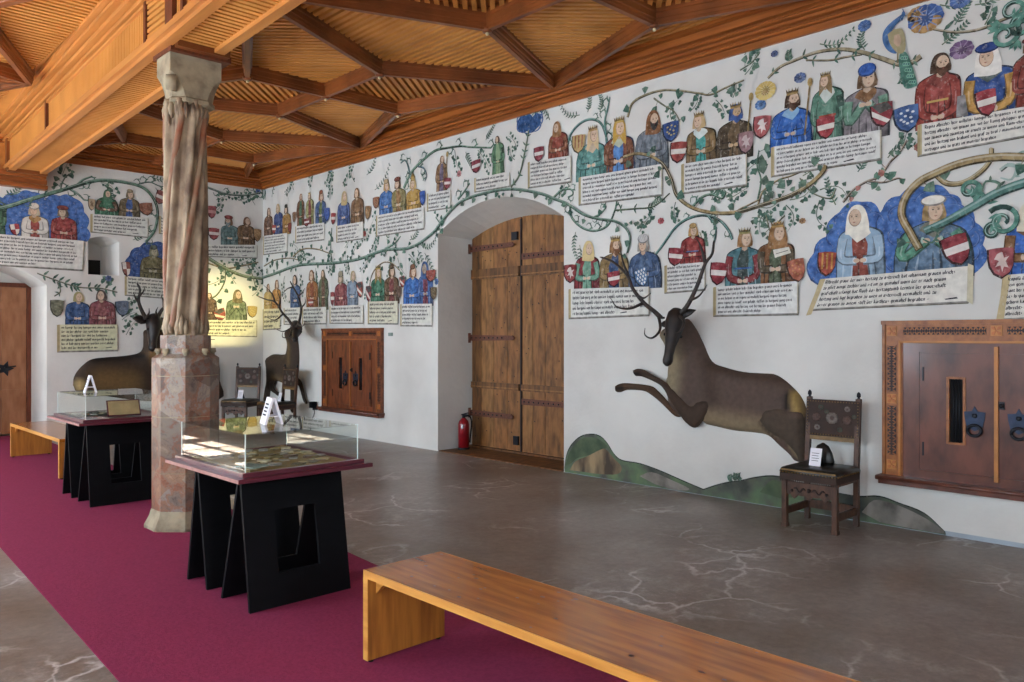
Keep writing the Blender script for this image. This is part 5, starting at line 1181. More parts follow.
def cloud(wall, pts, col='3B6BBE', order=0, label=None):
    ORD[wall.name] += 1; order = ORD[wall.name]*.9
    P = [U(wall, *p) for p in pts]; pt = Paint(wall, order); Q = []; n = len(P)
    for i in range(n):
        a, c = Vector(P[i]), Vector(P[(i+1) % n]); m = (a+c)/2; t = c-a; nn = Vector((t.y, -t.x)); A = sum(P[j][0]*P[(j+1) % n][1]-P[(j+1) % n][0]*P[j][1] for j in range(n)); sg_ = 1 if A > 0 else -1
        for k in range(5): f = k/5; bl = math.sin(f*PI)*.22*sg_*(0 if abs(t.y) < .02 and t.length > .35 else 1); Q.append((a.x+t.x*f+nn.x*bl, a.y+t.y*f+nn.y*bl))
    pt.poly([(x-.012, y-.012) for x, y in Q], '2A4A86', 0); pt.poly(Q, col, 1); cc = Vector((sum(p[0] for p in P)/n, sum(p[1] for p in P)/n))
    for i in range(n):                      # inner billow outlines
        a = Vector(P[i]); q = a.lerp(cc, .35); r = .10
        arc = [(q.x+r*math.cos(t), q.y+r*.8*math.sin(t)) for t in [math.atan2(a.y-cc.y, a.x-cc.x)+d for d in (-1.2, -.8, -.4, 0, .4, .8, 1.2)]]
        pt.ribbon(arc, [.004, .012, .018, .02, .018, .012, .004], '2C5096', 2); pt.ribbon([(x*.97+q.x*.03, y*.97+q.y*.03) for x, y in arc], .008, '5478BE', 2.4)
    return pt.build('painted_cloud', label)
def scroll(pt, c, r, a0, turns, w_, col, k=2, sgn=1):
    P = []; n = int(18*turns)
    for i in range(n+1): t = i/n; rr = r*(1-.8*t); P.append((c[0]+rr*math.cos(a0+sgn*2*PI*turns*t), c[1]+rr*math.sin(a0+sgn*2*PI*turns*t)))
    pt.ribbon([(x+.004, y-.006) for x, y in P], [w_*(1.3-.5*i/n)+.004 for i in range(n+1)], dark(col, .5), k); pt.ribbon(P, [w_*(1.3-.5*i/n) for i in range(n+1)], col, k+.4)
    pt.ribbon(P, [w_*.3]*(n+1), light(col, .4), k+.6)
# ---- long wall: clouds
cloud(WR, [(812, 279), (815, 252), (828, 236), (840, 212), (862, 202), (880, 212), (890, 232), (900, 252), (898, 279)], label='blue cloud behind the woman with white headdress')
cloud(WR, [(880, 279), (884, 240), (884, 208), (900, 196), (925, 187), (950, 194), (962, 206), (975, 222), (983, 245), (983, 266), (960, 272)], label='blue cloud behind the man holding the branches')
# panels: key, tl, tr, bl, br, lines
for key, tl, tr, bl, br, n_, tone, curl in (
    ('P1', (921, 124.6), (1060, 101), (921, 155), (1060, 129), 5, 'E4DFD2', False), ('P2', (774, 147), (882, 130), (774, 175.5), (882, 158), 6, 'E2E0DA', False),
    ('P3', (684, 164), (747.5, 154), (684, 192.5), (747.5, 184), 6, 'E2E0DA', False), ('P4', (581, 177.4), (663, 164), (581, 204), (663, 194), 6, 'E2E0DA', False),
    ('P5', (530, 162), (572, 155.6), (530, 187), (572, 181), 6, 'E0DDD4', False), ('P6', (476, 178), (510.6, 172.2), (476, 191.5), (510.6, 185.6), 3, 'E0DDD4', False),
    ('P7', (428.6, 193.5), (451.5, 189.5), (428.6, 210.5), (451.5, 207), 4, 'E0DDD4', False), ('P8', (377.7, 215.5), (425, 207), (377.7, 235.5), (425, 228), 5, 'E0DDD4', False),
    ('P9', (337.7, 226), (364, 221.5), (337.7, 241.7), (364, 238), 4, 'E0DDD4', False), ('P10', (296.7, 226.3), (325, 222.6), (296.7, 242.5), (325, 239), 4, 'E0DDD4', False),
    ('P11', (264.5, 236), (288, 233), (264.5, 254), (288, 251), 6, 'E0DDD4', False),
    ('P12', (1007, 275), (1070, 270), (1003, 318.5), (1070, 315), 7, 'E4DFD2', True), ('P13', (823, 279), (970, 266), (812, 309), (969, 301), 5, 'E4DFD2', True),
    ('P14', (716, 287), (799, 281), (716, 315), (799, 313), 6, 'E4E2DC', False), ('P15', (667, 265.4), (706, 262), (667, 292), (706, 288.6), 6, 'E4E2DC', False),
    ('P16', (571, 289), (650, 286.6), (571, 317.5), (650, 314), 5, 'E2E0D6', False),
    ('P17', (402, 304), (433, 303.7), (402, 325), (433, 325), 5, 'E0DDD0', False), ('P18', (369.5, 301.6), (398.5, 301), (369.5, 323), (398.5, 323), 5, 'DCD8B8', False),
    ('P19', (331, 306.2), (364, 304.7), (331, 322.6), (364, 322.6), 4, 'DEDBCC', False), ('P20', (303.5, 307.4), (327, 306.8), (303.5, 323.5), (327, 323), 4, 'DEDBCC', False),
    ('P21', (285, 308), (301, 307.4), (285, 323.8), (301, 323.6), 4, 'DEDBCC', False), ('P22', (264.2, 309), (281, 308.5), (264.2, 329), (281, 328), 4, 'E6D9A0', False)):
    panel(WR, key, tl, tr, bl, br, n_, tone, curl=curl)
F = lambda *a, **k: figure(WR, *a, **k)
F(916.6, 960, 54, 124, 'A2392F', 'A8423A', hair='4A2E1C', beard='5A3420', collar='8C3A30', belt='C8A24A', face=1, hands='low', label='man in a red coat with brown beard')
F(965, 1016, 41, 116, '264B96', '2E52A0', sleeve='C28A34', hat='beret', hatc='1E3C8A', veil='EDE6DC', collar='5A6A66', hands='low', label='woman in blue gown and blue beret')
F(1011, 1054, 36, 110, '8E3528', '3A5A9A', hair='7A4E2A', hat='beret', hatc='6A2A22')
F(771, 811, 87, 147, '1E5CC0', '2A66C8', collar='7FB2DC', hair='4A2E1C', beard='5A3420', hat='crown', hatc='A07A3A', face=1, staff=True, label='bearded king in bright blue cloak with sceptre')
F(811, 845, 70, 142, '4E8068', '5E9078', collar='C8D2C8', belt='B04030', hat='crown', hatc='9A7436', hair='8A6A3C', face=-1, label='queen in sea green gown with crown')
F(844.5, 888, 64, 136, '7E7478', '8A7E84', sleeve='5E9276', collar='8A5A30', veil=None, hat='turban', hatc='2457B8', hands='pray', label='man in grey robe, brown stole and blue turban')
F(687, 716, 109, 163, '7A5C34', '38A098', sleeve='8A6838', collar='D8E4E0', hat='crown', hatc='A07A3A', hair='C9A56A', face=-1, label='queen with turquoise dress under a brown cloak')
F(717, 752, 101, 157, '4A3A26', '6A5030', hat='crown', hatc='A07A3A', hair='2E4E96', beard='2E4E96', staff=True, skin='C8A070', label='king in dark brown cloak with blue beard')
F(577, 607, 124, 177, '4E8C84', '5A9890', hat='crown', hatc='A5793A', hair='D8B880', collar='C9B090', face=1, hands='mid', label='woman in teal gown with fair hair')
F(604, 634, 115, 174, '3A74C0', '4A82CC', cloak='7A3E26', sleeve='7A4426', collar='B8C0A0', hair='C9962E', hat='crown', hatc='C49A3A', label='crowned person with long golden hair in blue')
F(636, 668, 112, 169, '6A7480', '74808C', veil='8A5228', hands='mid', beard='3A3430', face=1, label='bearded man in grey robe with brown veil')
F(549, 568, 122, 159, '8E3422', '9A3E2A', sleeve='8A4A2A', veil='A06A38', face=-1, label='small person in rust red robe')
F(492, 505, 136, 172, '4E8058', '8AA878', hair='4A3424', skin='D8B48E', label='small person seated in a green cloak')
F(436, 448, 156, 192, '8A6038', '6A5A74', hair='8A5A34', face=1, staff=True)
F(380, 393, 179, 215, '3468B4', '4476BC', hair='C0904A', hat='cap', hatc='C0A070'); F(392, 406, 176, 213, '8A7A42', '9A6A3A', hair='5A3A22', hat='beret', hatc='7A3626'); F(407, 421, 172, 210, 'B8862E', 'C49640', hair='C9A25A', hat='mitre', hatc='B88A3A')
F(338, 350, 192, 226, '3A5494', '46629E', veil='C2A468'); F(351.5, 364, 188, 223, '7A5230', '8A6238', hair='7A4E2C')
F(297, 305, 194, 226, '7C4A2A', '3E6A4A', hair='8A5230'); F(306, 314.5, 191, 225, 'A09A58', '8A3A34', hair='7A5A3A', hat='crown'); F(316, 326, 190, 223, '3A5486', '5A6A3A', hair='A0623A', hat='cap', hatc='9A4A2A')
F(264.5, 273, 208, 235, '74482C', '6A4A3A', hair='6A4A34'); F(274.5, 283, 204, 234, '3A4A86', '46568E', hair='B89A5A'); F(283, 291, 204, 233, 'A8722A', 'B07C32', hair='4A3424', hat='cap', hatc='3A3A2A')
F(1006, 1052, 203, 275, '2A62C4', '2E66C8', sleeve='8A5A30', veil='E4D8B8', collar='7A5030', label='person in blue gown and brown cape at the picture edge')
F(837.5, 884, 206, 278, '8FB0CC', '8E3A2A', sleeve='9EBCD4', veil='EFE8D4', collar='EDE6D4', hands='mid', label='woman with white headdress in pale blue cloak over red')
F(895, 972, 194, 274, '50708E', '5C7A98', sleeve='4E9474', collar='6A6A5A', hat='beret', hatc='ECE4D4', hair='A8844A', hands='up', label='man in white hat holding two branches before a blue cloud')
F(726, 761, 226, 286, '4A8088', '3A4A46', sleeve='8E2E30', hair='A06A34', hat='crown', hatc='8A7A3A', hands='low', belt='2A5AA8', label='woman with long auburn hair in teal and red')
F(758, 794, 219, 283, '7E4A24', '4E5A3E', sleeve='5A4A34', veil='9A6430', hat='crown', hatc='A87A34', face=1, label='crowned woman in brown cloak holding a letter')
F(681, 705, 223, 264, '9A2E2C', 'A83630', hair='B0803A', belt='4A6AA0', hat='cap', hatc='B08A4A', label='small woman in a red dress')
F(575, 600, 242, 290, '8E2A30', '6AA084', sleeve='5E9478', hair='DCC078', veil='DDBE78', face=1, label='fair haired woman in green and dark red')
F(600, 629, 234, 289, '8A6A38', '2E4A7A', sleeve='94743E', hair='8A5A2E', hat='crown', hatc='B88E3E', beard='7A4A26', label='king in ochre cloak beside the doorway arch')
F(629, 661, 234, 286, '3E5A86', '4A6690', hat='turban', hatc='C9C6C2', hair='9A9288', hands='mid', label='person in slate blue with grey turban')
F(404, 421, 264, 305, '2A62B8', '3470C4', hair='8A4E2A', hat='cap', hatc='7A4A2E'); F(419, 433, 262, 304, '3A5E9E', '7A3040', hat='hood', hatc='3A5A94', skin='A89078')
F(371.5, 385, 264, 303, '2F6A4C', '3E7C5A', hair='9A7A3A', hat='crown', hatc='B0903A'); F(385, 399, 264, 302, '6A4A2E', '7A3634', hair='6A4A2A', hat='cap', hatc='5A4028')
F(335, 348, 271, 306, '8A3A3C', 'A0504A', hair='8A7A5A', hat='turban', hatc='A09070'); F(347.5, 358, 271, 305, '7A8EA4', '8C9CAE', hair='B09A6A')
F(307, 318, 270, 308, 'A8622A', '9A4A2A', hair='8A5A34'); F(318.5, 329, 270, 308, '5A6440', '6E4A34', hair='6A4A30', veil='6A5A3A')
F(291, 300.5, 275, 309, '3A5684', '4A6690', hair='4A3A2E'); F(272.5, 281, 280, 310, 'C07A2C', 'CC8A3A', hair='8A5A2E'); F(264.5, 272, 284, 310, 'C8A050', 'D4B060', hair='7A5A34')
# shields
for a in ((895, 921, 106, 131.5, 'dots', '3A5E9C', 'D8DCE0', .1), (977, 998.5, 90, 115.5, 'fess', 'A83238', 'E2D8CC', .12), (817.5, 836.5, 117, 138, 'fess', 'A83238', 'E2D8CC', .05), (872, 895, 103, 126, 'bend', '9A2E38', 'E4DCD0', .1),
          (754, 772, 116, 137.5, 'lion', 'B04A4A', 'E4D4CC', -.1), (739, 755, 132, 153, 'lion', '9A6C70', 'C8B0AE', 0), (671, 688, 142, 162, 'fess', 'A03A34', 'D8D0C4', -.1), (664, 680.5, 122, 141, 'dots', '27488E', 'C0A868', .05),
          (573, 586.5, 135, 152.5, 'stripes', 'C09A5A', '9A5A3A', -.05), (535, 545, 147, 161, 'fess', '92303A', 'DCD4CC', 0), (472.6, 482, 160, 172.5, 'fess', '92303A', 'DCD4CC', .1), (445, 452, 178, 188.7, 'fess', '92303A', 'D8C8C0', -.1),
          (374, 380.5, 197, 208, 'dots', '8E5434', 'A87850', 0), (420.8, 426.5, 191, 205, 'dots', '2E55B0', '3A62BC', .1), (332, 336.8, 213, 224, 'fess', 'A03438', 'DCD4CC', -.1), (366, 371.8, 206, 219, 'dots', '94643A', 'B08A50', -.1), (325.2, 330.8, 208, 221, 'dots', '3A5AB0', '4A6ABC', 0),
          (273, 277, 225, 233.5, 'fess', 'A83A30', 'DCD4CC', -.1), (289, 292.5, 223, 232, 'dots', '9A3A2C', 'A84A34', 0), (305, 310.5, 218.5, 226, 'fess', '8A3434', 'DCD4CC', 0), (293.5, 297, 212, 222, 'dots', '8A5A3A', 'A07A50', 0), (258, 262.5, 0, 0, '', '', '', 0),
          (989, 1016, 248, 277, 'lion', 'A8484C', 'DCBFB4', .05), (944, 972, 235, 264.5, 'fess', '9A2E36', 'E4D8D0', .3), (818.6, 837.4, 252, 275, 'stripes', 'B0402C', 'D08A34', -.05), (711, 728, 262.5, 284, 'fess', 'A02C36', 'E4D8D0', -.12),
          (789, 807, 259, 281, 'dots', 'B4583A', 'C87A44', .2), (669, 684.5, 248, 265, 'fess', 'A02C36', 'E4D8D0', -.15), (565, 578, 264.5, 282, 'lion', '8E2E2E', 'DCC8BC', 0), (608.5, 621.5, 271.5, 286, 'fess', 'A02C36', 'E4D8D0', .1), (636, 649.5, 268.5, 286, 'lozenge', '4A78AC', 'E4E8EA', .3),
          (401, 406, 276, 287, 'bend', 'B04438', 'E0D4C4', .2), (431.5, 438, 287, 299, 'dots', '6A5638', '8A7448', 0), (427, 437, 270, 281, 'dots', 'A04438', 'B45A44', 0), (367, 372.5, 286, 301, 'bend', 'A03A3A', 'DCD4C8', 0), (398, 402.6, 286, 298, 'dots', '6A4A3A', '806048', 0),
          (331.5, 335.5, 292, 305, 'fess', 'A03A3A', 'DCD4C8', 0), (358, 364, 282, 297, 'bend', 'A8483C', 'DCD4C8', .2), (309, 314.5, 299, 306, 'fess', 'A84438', 'DCD0C4', 0)):
    if a[4]: shield(WR, a[0], a[1], a[2], a[3], a[4], a[5], a[6], a[7])
# vines of the long wall
BRN, GRN, TEAL = 'A08450', '5A8468', '4E8478'
V = lambda *a, **k: vine(WR, *a, **k)
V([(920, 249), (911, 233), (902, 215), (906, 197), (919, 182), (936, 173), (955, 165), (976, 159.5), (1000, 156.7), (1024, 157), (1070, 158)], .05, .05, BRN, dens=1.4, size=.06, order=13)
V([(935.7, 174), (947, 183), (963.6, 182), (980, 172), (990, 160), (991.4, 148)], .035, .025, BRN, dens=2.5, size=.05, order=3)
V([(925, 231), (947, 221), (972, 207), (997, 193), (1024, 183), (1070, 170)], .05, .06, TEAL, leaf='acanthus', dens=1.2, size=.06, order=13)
pt = Paint(WR, 12)
for (c, r, a0, tn, sg_) in (((970, 190), .085, -1.2, 1.3, 1), ((1003, 221), .12, 2.4, 1.5, -1), ((978, 199), .06, 2.6, 1.0, -1), ((993, 231), .06, 1.5, 1.1, 1), ((1012, 12), .12, 3.5, 1.3, 1), ((1005, 35), .10, .5, 1.3, -1), ((1022, 26), .08, 2, 1.2, 1)): scroll(pt, U(WR, *c), r, a0, tn, .026, '4F8C78', 2, sg_)
for c, a in (((986, 203), .5), ((975, 196), 1.8), ((1001, 214), 4), ((994, 222), 5), ((1014, 20), 1), ((1000, 28), 3), ((1018, 40), 4.5)):
    for d in (-.5, 0, .5): leaflet(pt, U(WR, *c), a+d, .09, .03, '4F8C78', 2)
pt.build('painted_scroll_leaves')
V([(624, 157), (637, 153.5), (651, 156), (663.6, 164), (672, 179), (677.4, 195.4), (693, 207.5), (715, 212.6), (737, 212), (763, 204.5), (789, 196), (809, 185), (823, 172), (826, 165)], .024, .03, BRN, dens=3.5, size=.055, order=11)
V([(715, 211), (730, 214), (742, 208), (760, 199)], .014, .008, BRN, dens=6, size=.05, order=3); V([(693, 206), (702, 197), (712, 194), (722, 198), (726, 192)], .02, .012, GRN, leaf='acanthus', dens=6, size=.04, order=3)
V([(758, 204), (764, 190), (778, 180), (790, 176), (800, 172)], .012, .006, BRN, dens=9, size=.055, order=2)
V([(768, 78), (780, 67), (794, 60.5), (817, 52), (841, 49), (862, 52), (881, 58), (899.5, 64), (912, 62), (921, 56)], .016, .035, 'A2906A', leaf='fern', dens=4, size=.05, order=3)
V([(806, 60), (830, 60), (845, 57), (862, 54)], .01, .012, 'A2906A', leaf='fern', dens=5, size=.045, order=2)
V([(912, 22), (930, 28), (955, 32), (980, 29), (1004, 19), (1024, 11), (1060, -6)], .01, .02, 'A2906A', leaf='fern', dens=4, size=.07, order=3)
V([(627.7, 117), (633, 102.6), (647, 94.4), (663.6, 90), (682, 90.7), (698.6, 93), (711, 94.4), (727, 87), (744, 80)], .022, .008, '9A8A5E', dens=5, size=.05, order=3)
V([(654, 98), (664, 105), (674, 111), (680, 121)], .012, .006, '8A8A66', dens=9, size=.045, order=2)
V([(567, 148), (571, 134), (580, 123.5), (591, 119), (601, 123), (606, 135), (608, 145)], .022, .02, TEAL, leaf='acanthus', dens=2.5, size=.035, order=3)
V([(607, 143), (605, 122), (608, 108), (610, 97)], .024, .012, TEAL, leaf='acanthus', dens=7, size=.045, order=3)
V([(511, 187), (519.5, 175), (525, 152), (529, 130)], .02, .014, '6A7A5A', leaf='fern', dens=7, size=.05, order=3)
cloud(WR, [(519, 128), (519, 119), (526, 116), (533, 117), (540, 114), (541, 120), (538, 127), (528, 130)], '1F4F8E')
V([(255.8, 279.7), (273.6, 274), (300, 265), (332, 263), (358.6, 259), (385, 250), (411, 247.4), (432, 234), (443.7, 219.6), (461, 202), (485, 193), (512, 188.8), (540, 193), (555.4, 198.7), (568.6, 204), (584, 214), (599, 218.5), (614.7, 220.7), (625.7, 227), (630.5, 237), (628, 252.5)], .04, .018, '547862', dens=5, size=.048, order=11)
V([(569.7, 204), (572, 217), (582, 227), (595, 230.5), (608, 225), (614.7, 211), (617, 201)], .022, .014, GRN, leaf='acanthus', dens=5, size=.04, order=3)
V([(554, 197), (562, 190), (571, 189), (573, 194), (568, 197)], .02, .01, GRN, leaf='acanthus', dens=8, size=.035, order=3)
V([(592, 218), (600, 214), (606, 207), (604, 204)], .018, .008, GRN, leaf='acanthus', dens=6, size=.035, order=3)
V([(615, 210), (634.5, 208.5), (654, 206), (670, 193)], .012, .006, '6A7A5A', leaf='fern', dens=6, size=.05, order=3)
V([(651, 260), (662, 246), (675, 228), (688, 218.5), (704, 215), (719, 219.6), (728, 229), (732.4, 239)], .018, .02, TEAL, leaf='acanthus', dens=2.2, size=.03, order=3)
V([(708, 215), (716, 228), (712.6, 250)], .018, .012, TEAL, leaf='acanthus', dens=4, size=.03, order=3)
V([(404, 188), (411, 173), (420, 163), (434.5, 151), (447.7, 147.6), (461, 146), (472.6, 147), (491.6, 147.6)], .04, .012, GRN, leaf='acanthus', dens=3, size=.05, order=3)
V([(411, 178), (408, 165), (405, 160), (401, 163)], .03, .012, '5A7A7A', leaf='acanthus', dens=5, size=.05, order=3); V([(418, 166), (424, 168), (427, 175), (425, 181)], .02, .01, '5A7A8A', leaf='acanthus', dens=6, size=.05, order=3)
V([(458, 199), (464, 192), (470, 183)], .03, .012, GRN, leaf='acanthus', dens=8, size=.05, order=3)
V([(293, 256.5), (303, 249), (317.6, 249), (332, 254)], .02, .012, 'A08458', dens=4, size=.05, order=3); V([(332, 228), (331, 245), (332, 262), (333, 272)], .02, .012, GRN, dens=10, size=.06, order=3)
V([(264, 266), (275, 260), (290, 258), (303, 261)], .014, .01, 'A08458', dens=8, size=.06, order=2); V([(436, 232), (440, 224), (436, 217)], .02, .01, GRN, dens=8, size=.05, order=3); V([(385, 249), (395, 243), (401, 236)], .03, .01, GRN, dens=7, size=.06, order=3)
V([(368, 300), (372, 275), (382, 263), (392, 263), (400, 270)], .012, .012, 'A08458', dens=4, size=.05, order=2)
V([(843, 202), (854, 189), (868, 180.5), (880, 176), (890, 162), (899, 153), (907, 140)], .012, .008, 'A08A74', leaf='ivy', dens=9, size=.045, order=2, cols=['4E7A62', '6A8A6E', 'B0685A', '4E7A62'])
V([(868, 181), (884, 182), (898, 178), (905, 180)], .01, .006, 'A08A74', dens=10, size=.04, order=2, cols=['4E7A62', 'B0685A'])
V([(757.6, 200), (761, 180), (757, 165), (759, 150)], .012, .006, GRN, dens=9, size=.07, order=2); V([(766, 215), (771, 232), (778, 222), (785, 215)], .008, .006, '8A8A66', dens=12, size=.04, order=2)
V([(800, 178), (812, 192), (830, 198), (836, 188)], .008, .006, '8A8A66', dens=8, size=.045, order=2)
V([(740, 70), (752, 62), (760, 52)], .008, .006, '8A9A7A', dens=12, size=.045, order=2)
V([(1000, 170), (1010, 164), (1024, 168), (1040, 160)], .02, .01, 'A9BFB2', leaf='acanthus', dens=6, size=.06, order=1, cols=['A3BDB0', '8FAFA0'])
# peacock
pt = Paint(WR, 12)
def q2(x, y): return U(WR, 880+x/4.014, y/4.014)
pt.poly(sp2([q2(*p) for p in [(82, 212), (108, 212), (130, 260), (152, 335), (140, 350), (105, 357), (90, 320), (78, 260)]], 3), '3E7866', 1)
for i in range(5):
    for j in range(3): c = q2(92+i*8+j*9, 235+i*24); pt.disc(c, .014, .018, '6FAE90', 2, 8); pt.disc(c, .006, .008, '1E4A60', 2.5, 6)
pt.poly(sp2([q2(*p) for p in [(90, 60), (60, 82), (30, 110), (14, 140), (16, 175), (35, 205), (65, 218), (85, 200), (60, 170), (48, 140), (60, 112), (85, 85)]], 3), '3A6AA8', 2)
pt.poly(sp2([q2(*p) for p in [(58, 120), (90, 118), (103, 150), (105, 200), (85, 218), (62, 205), (42, 175), (34, 140)]], 3), 'A89868', 3)
pt.poly(sp2([q2(*p) for p in [(60, 145), (80, 140), (88, 170), (76, 190), (58, 175)]], 3), 'C8A080', 4)
pt.poly(sp2([q2(*p) for p in [(86, 75), (92, 52), (100, 46), (106, 62), (98, 72), (92, 88)]], 3), '3A6AA8', 4); pt.poly([q2(104, 62), q2(112, 66), q2(103, 70)], '8A7A50', 4)
pt.ribbon([q2(75, 215), q2(74, 255)], .014, '8A7A50', 2); pt.ribbon([q2(98, 48), q2(94, 38)], .008, '3A6AA8', 4); pt.build('painted_peacock', 'blue peacock with green tail perched on a branch')
# blossoms, jester-like winged flowers
def blossom(px, py, r, c1, c2, n=9, label=None):
    pt = Paint(WR, 6); c = U(WR, px, py)
    for i in range(n): a = 2*PI*i/n; pt.disc((c[0]+r*.5*math.cos(a), c[1]+r*.42*math.sin(a)), r*.34, r*.28, c1 if (i < n*.6) else c2, 1+i*.15, 9)
    for i in range(n): a = 2*PI*i/n+.3; pt.ribbon([(c[0]+r*.2*math.cos(a), c[1]+r*.2*math.sin(a)), (c[0]+r*.75*math.cos(a), c[1]+r*.6*math.sin(a))], r*.05, light(c1, .3), 3)
    pt.disc(c, r*.35, r*.35, dark(c1, .8), 2, 10); pt.build('painted_blossom', label)
blossom(926, 19, .17, '3A62B0', 'B4803C', 11); blossom(918, 15, .10, 'B4803C', 'A8692E'); blossom(962, 50, .11, '6A4A78', '8A6A90'); blossom(865, 26, .07, '3A62A8', '4A72B4'); blossom(800.5, 78, .07, '4A5E94', '6A7AA4')
blossom(766, 91, .13, 'D0A84A', 'E0C060', 12, 'yellow winged blossom'); blossom(761, 105, .07, '3A6AB0', '5A86C0'); blossom(766, 93, .05, 'A83A2A', 'B84A34'); blossom(961, 0, .1, '3A62B0', '4E72BA'); blossom(775, 54, .045, '3A4A78', '4A5A88')
blossom(661.5, 221, .05, 'A83438', 'B84448', 7); blossom(803, 221, .04, 'A87040', 'B88850', 7)
for i, (px, py, a, ln, lf, fl_) in enumerate(((865, 50, 1.57, .18, 'fern', None), (820, 44, .15, .30, 'fern', None), (672, 120, 1.2, .2, 'ivy', None), (745, 75, 1.1, .25, 'ivy', None), (690, 112, 1.0, .2, 'ivy', None), (716, 100, -1.0, .2, 'ivy', None), (580, 115, 2.6, .35, 'fern', None), (588, 112, 1.5, .22, 'fern', None), (600, 112, 1.6, .2, 'fern', None),
    (486, 140, .8, .25, 'fern', None), (478, 150, -.9, .4, 'ivy', None), (455, 150, -1.3, .35, 'ivy', 'C07A7A'), (466, 152, -1.0, .3, 'fern', None), (375, 190, .7, .5, 'fern', None), (367, 175, 1.0, .4, 'fern', None), (355, 182, 1.6, .4, 'ivy', None), (343, 186, .8, .35, 'ivy', None), (330, 200, 1.4, .45, 'ivy', None), (325, 185, .9, .3, 'ivy', '7A9AC0'), (310, 188, 1.2, .35, 'ivy', None), (294, 190, 1.5, .4, 'ivy', None), (285, 195, 1.0, .4, 'ivy', None), (272, 197, .5, .5, 'fern', None), (266, 200, 1.6, .3, 'ivy', None),
    (290, 243, -.6, .5, 'ivy', None), (300, 251, -.4, .4, 'ivy', None), (345, 248, .3, .6, 'ivy', 'B04A44'), (352, 256, .6, .5, 'ivy', None), (372, 252, 1.3, .4, 'ivy', None), (365, 242, .9, .5, 'ivy', None), (387, 240, 1.1, .3, 'fern', None), (410, 240, .9, .3, 'fern', None), (420, 244, .2, .4, 'fern', None), (425, 253, -1.0, .5, 'fern', '4A6AA8'), (418, 250, -1.0, .45, 'fern', None), (409, 254, -.7, .3, 'ivy', None), (398, 258, -.9, .35, 'ivy', None), (392, 257, -1.8, .3, 'ivy', None), (350, 275, 1.9, .4, 'ivy', None), (340, 268, -.8, .4, 'ivy', None), (330, 276, 1.2, .4, 'ivy', None), (316, 268, -1.5, .3, 'ivy', None), (300, 274, -1.4, .4, 'ivy', None), (285, 276, -1.3, .5, 'ivy', None), (360, 272, .7, .4, 'ivy', None),
    (576, 232, -1.5, .3, 'fern', None), (580, 245, -2.0, .3, 'fern', None), (635, 226, .4, .25, 'ivy', None), (640, 232, .9, .2, 'ivy', None), (790, 200, .7, .3, 'ivy', None), (803, 176, .4, .35, 'ivy', None), (765, 212, -1.8, .2, 'ivy', None), (820, 190, -.5, .3, 'ivy', None), (712, 200, 1.0, .15, 'ivy', None), (745, 188, .9, .3, 'ivy', None), (755, 205, .2, .3, 'ivy', None), (786, 205, -1.5, .25, 'ivy', None), (820, 200, -1.2, .3, 'ivy', None), (836, 205, 1.9, .25, 'fern', None), (835, 165, .8, .25, 'ivy', 'A87A7A'), (858, 172, 1.2, .2, 'fern', 'B4685A'),
    (902, 150, 1.3, .2, 'ivy', 'B4685A'), (888, 158, .2, .25, 'fern', 'B4685A'), (942, 45, .6, .22, 'fern', None), (955, 25, 1.0, .2, 'fern', None), (985, 25, 1.2, .16, 'ivy', None), (940, 5, .2, .3, 'fern', None), (975, 5, .5, .25, 'fern', None), (905, 70, 4.4, .1, 'fern', None), (790, 62, 1.6, .1, 'fern', None), (745, 55, .4, .25, 'ivy', None), (733, 98, 1.3, .14, 'ivy', None), (550, 120, 2.7, .3, 'fern', None), (517, 150, 2.2, .25, 'ivy', None), (515, 160, 1.9, .2, 'ivy', None), (535, 175, .9, .12, 'ivy', None), (560, 195, .9, .12, 'ivy', None), (498, 150, 3.4, .15, 'fern', None), (650, 210, .4, .2, 'fern', None), (655, 200, 1.2, .14, 'fern', '4A6AA8'), (676, 202, -1.5, .2, 'ivy', None), (700, 232, -1.2, .15, 'ivy', None), (722, 180, -.9, .2, 'ivy', None), (728, 200, .4, .25, 'ivy', None), (752, 218, -.4, .2, 'ivy', None))):
    sprig(WR, px, py, a, ln, lf, i, fl_, size=.05 if px < 480 else .04)
# letter held by the crowned woman, bands, branch ends
pt = Paint(WR, 15); pt.poly([U(WR, *p) for p in ((774, 250), (790, 247), (792, 253), (776, 258))], 'E4DCC8', 0); pt.ribbon([U(WR, 777, 254), U(WR, 789, 250.5)], .006, '4A4038', 1); pt.build('painted_letter')
pt = Paint(WR, 15); pt.poly([U(WR, *p) for p in ((958, 97), (966, 95), (969, 116), (957, 118))], '8A8684', 0); pt.build('painted_pillar')
# painted ground with hills along the foot of the long wall
def hill_mat():
    m = bpy.data.materials.new('painted_hill_green'); nt, N, L, P = nodes(m); tc = N.new('ShaderNodeTexCoord'); nz = N.new('ShaderNodeTexNoise'); nz.inputs['Scale'].default_value = 3.2; nz.inputs['Detail'].default_value = 8; L.new(tc.outputs['Object'], nz.inputs[0])
    cr = N.new('ShaderNodeValToRGB'); e = cr.color_ramp.elements; e[0].position = .33; e[0].color = (*lin('3E423E'), 1); e[1].position = .7; e[1].color = (*lin('76885E'), 1); x = e.new(.45); x.color = (*lin('565A50'), 1); x = e.new(.56); x.color = (*lin('5E7256'), 1)
    L.new(nz.outputs[0], cr.inputs[0]); L.new(cr.outputs[0], P.inputs['Base Color']); P.inputs['Roughness'].default_value = .9; return m
hm = hill_mat(); rockm = mat('painted_rock', '9A8464', .9, .2, 7, (1, 1, .35), col2='4A3E34', detail=9); greym = mat('painted_stone_grey', '8E8880', .9, .2, 5, col2='4E4A44', detail=9); olv = mat('painted_moss', '56644A', .9, .15, 6, col2='3A4A38')
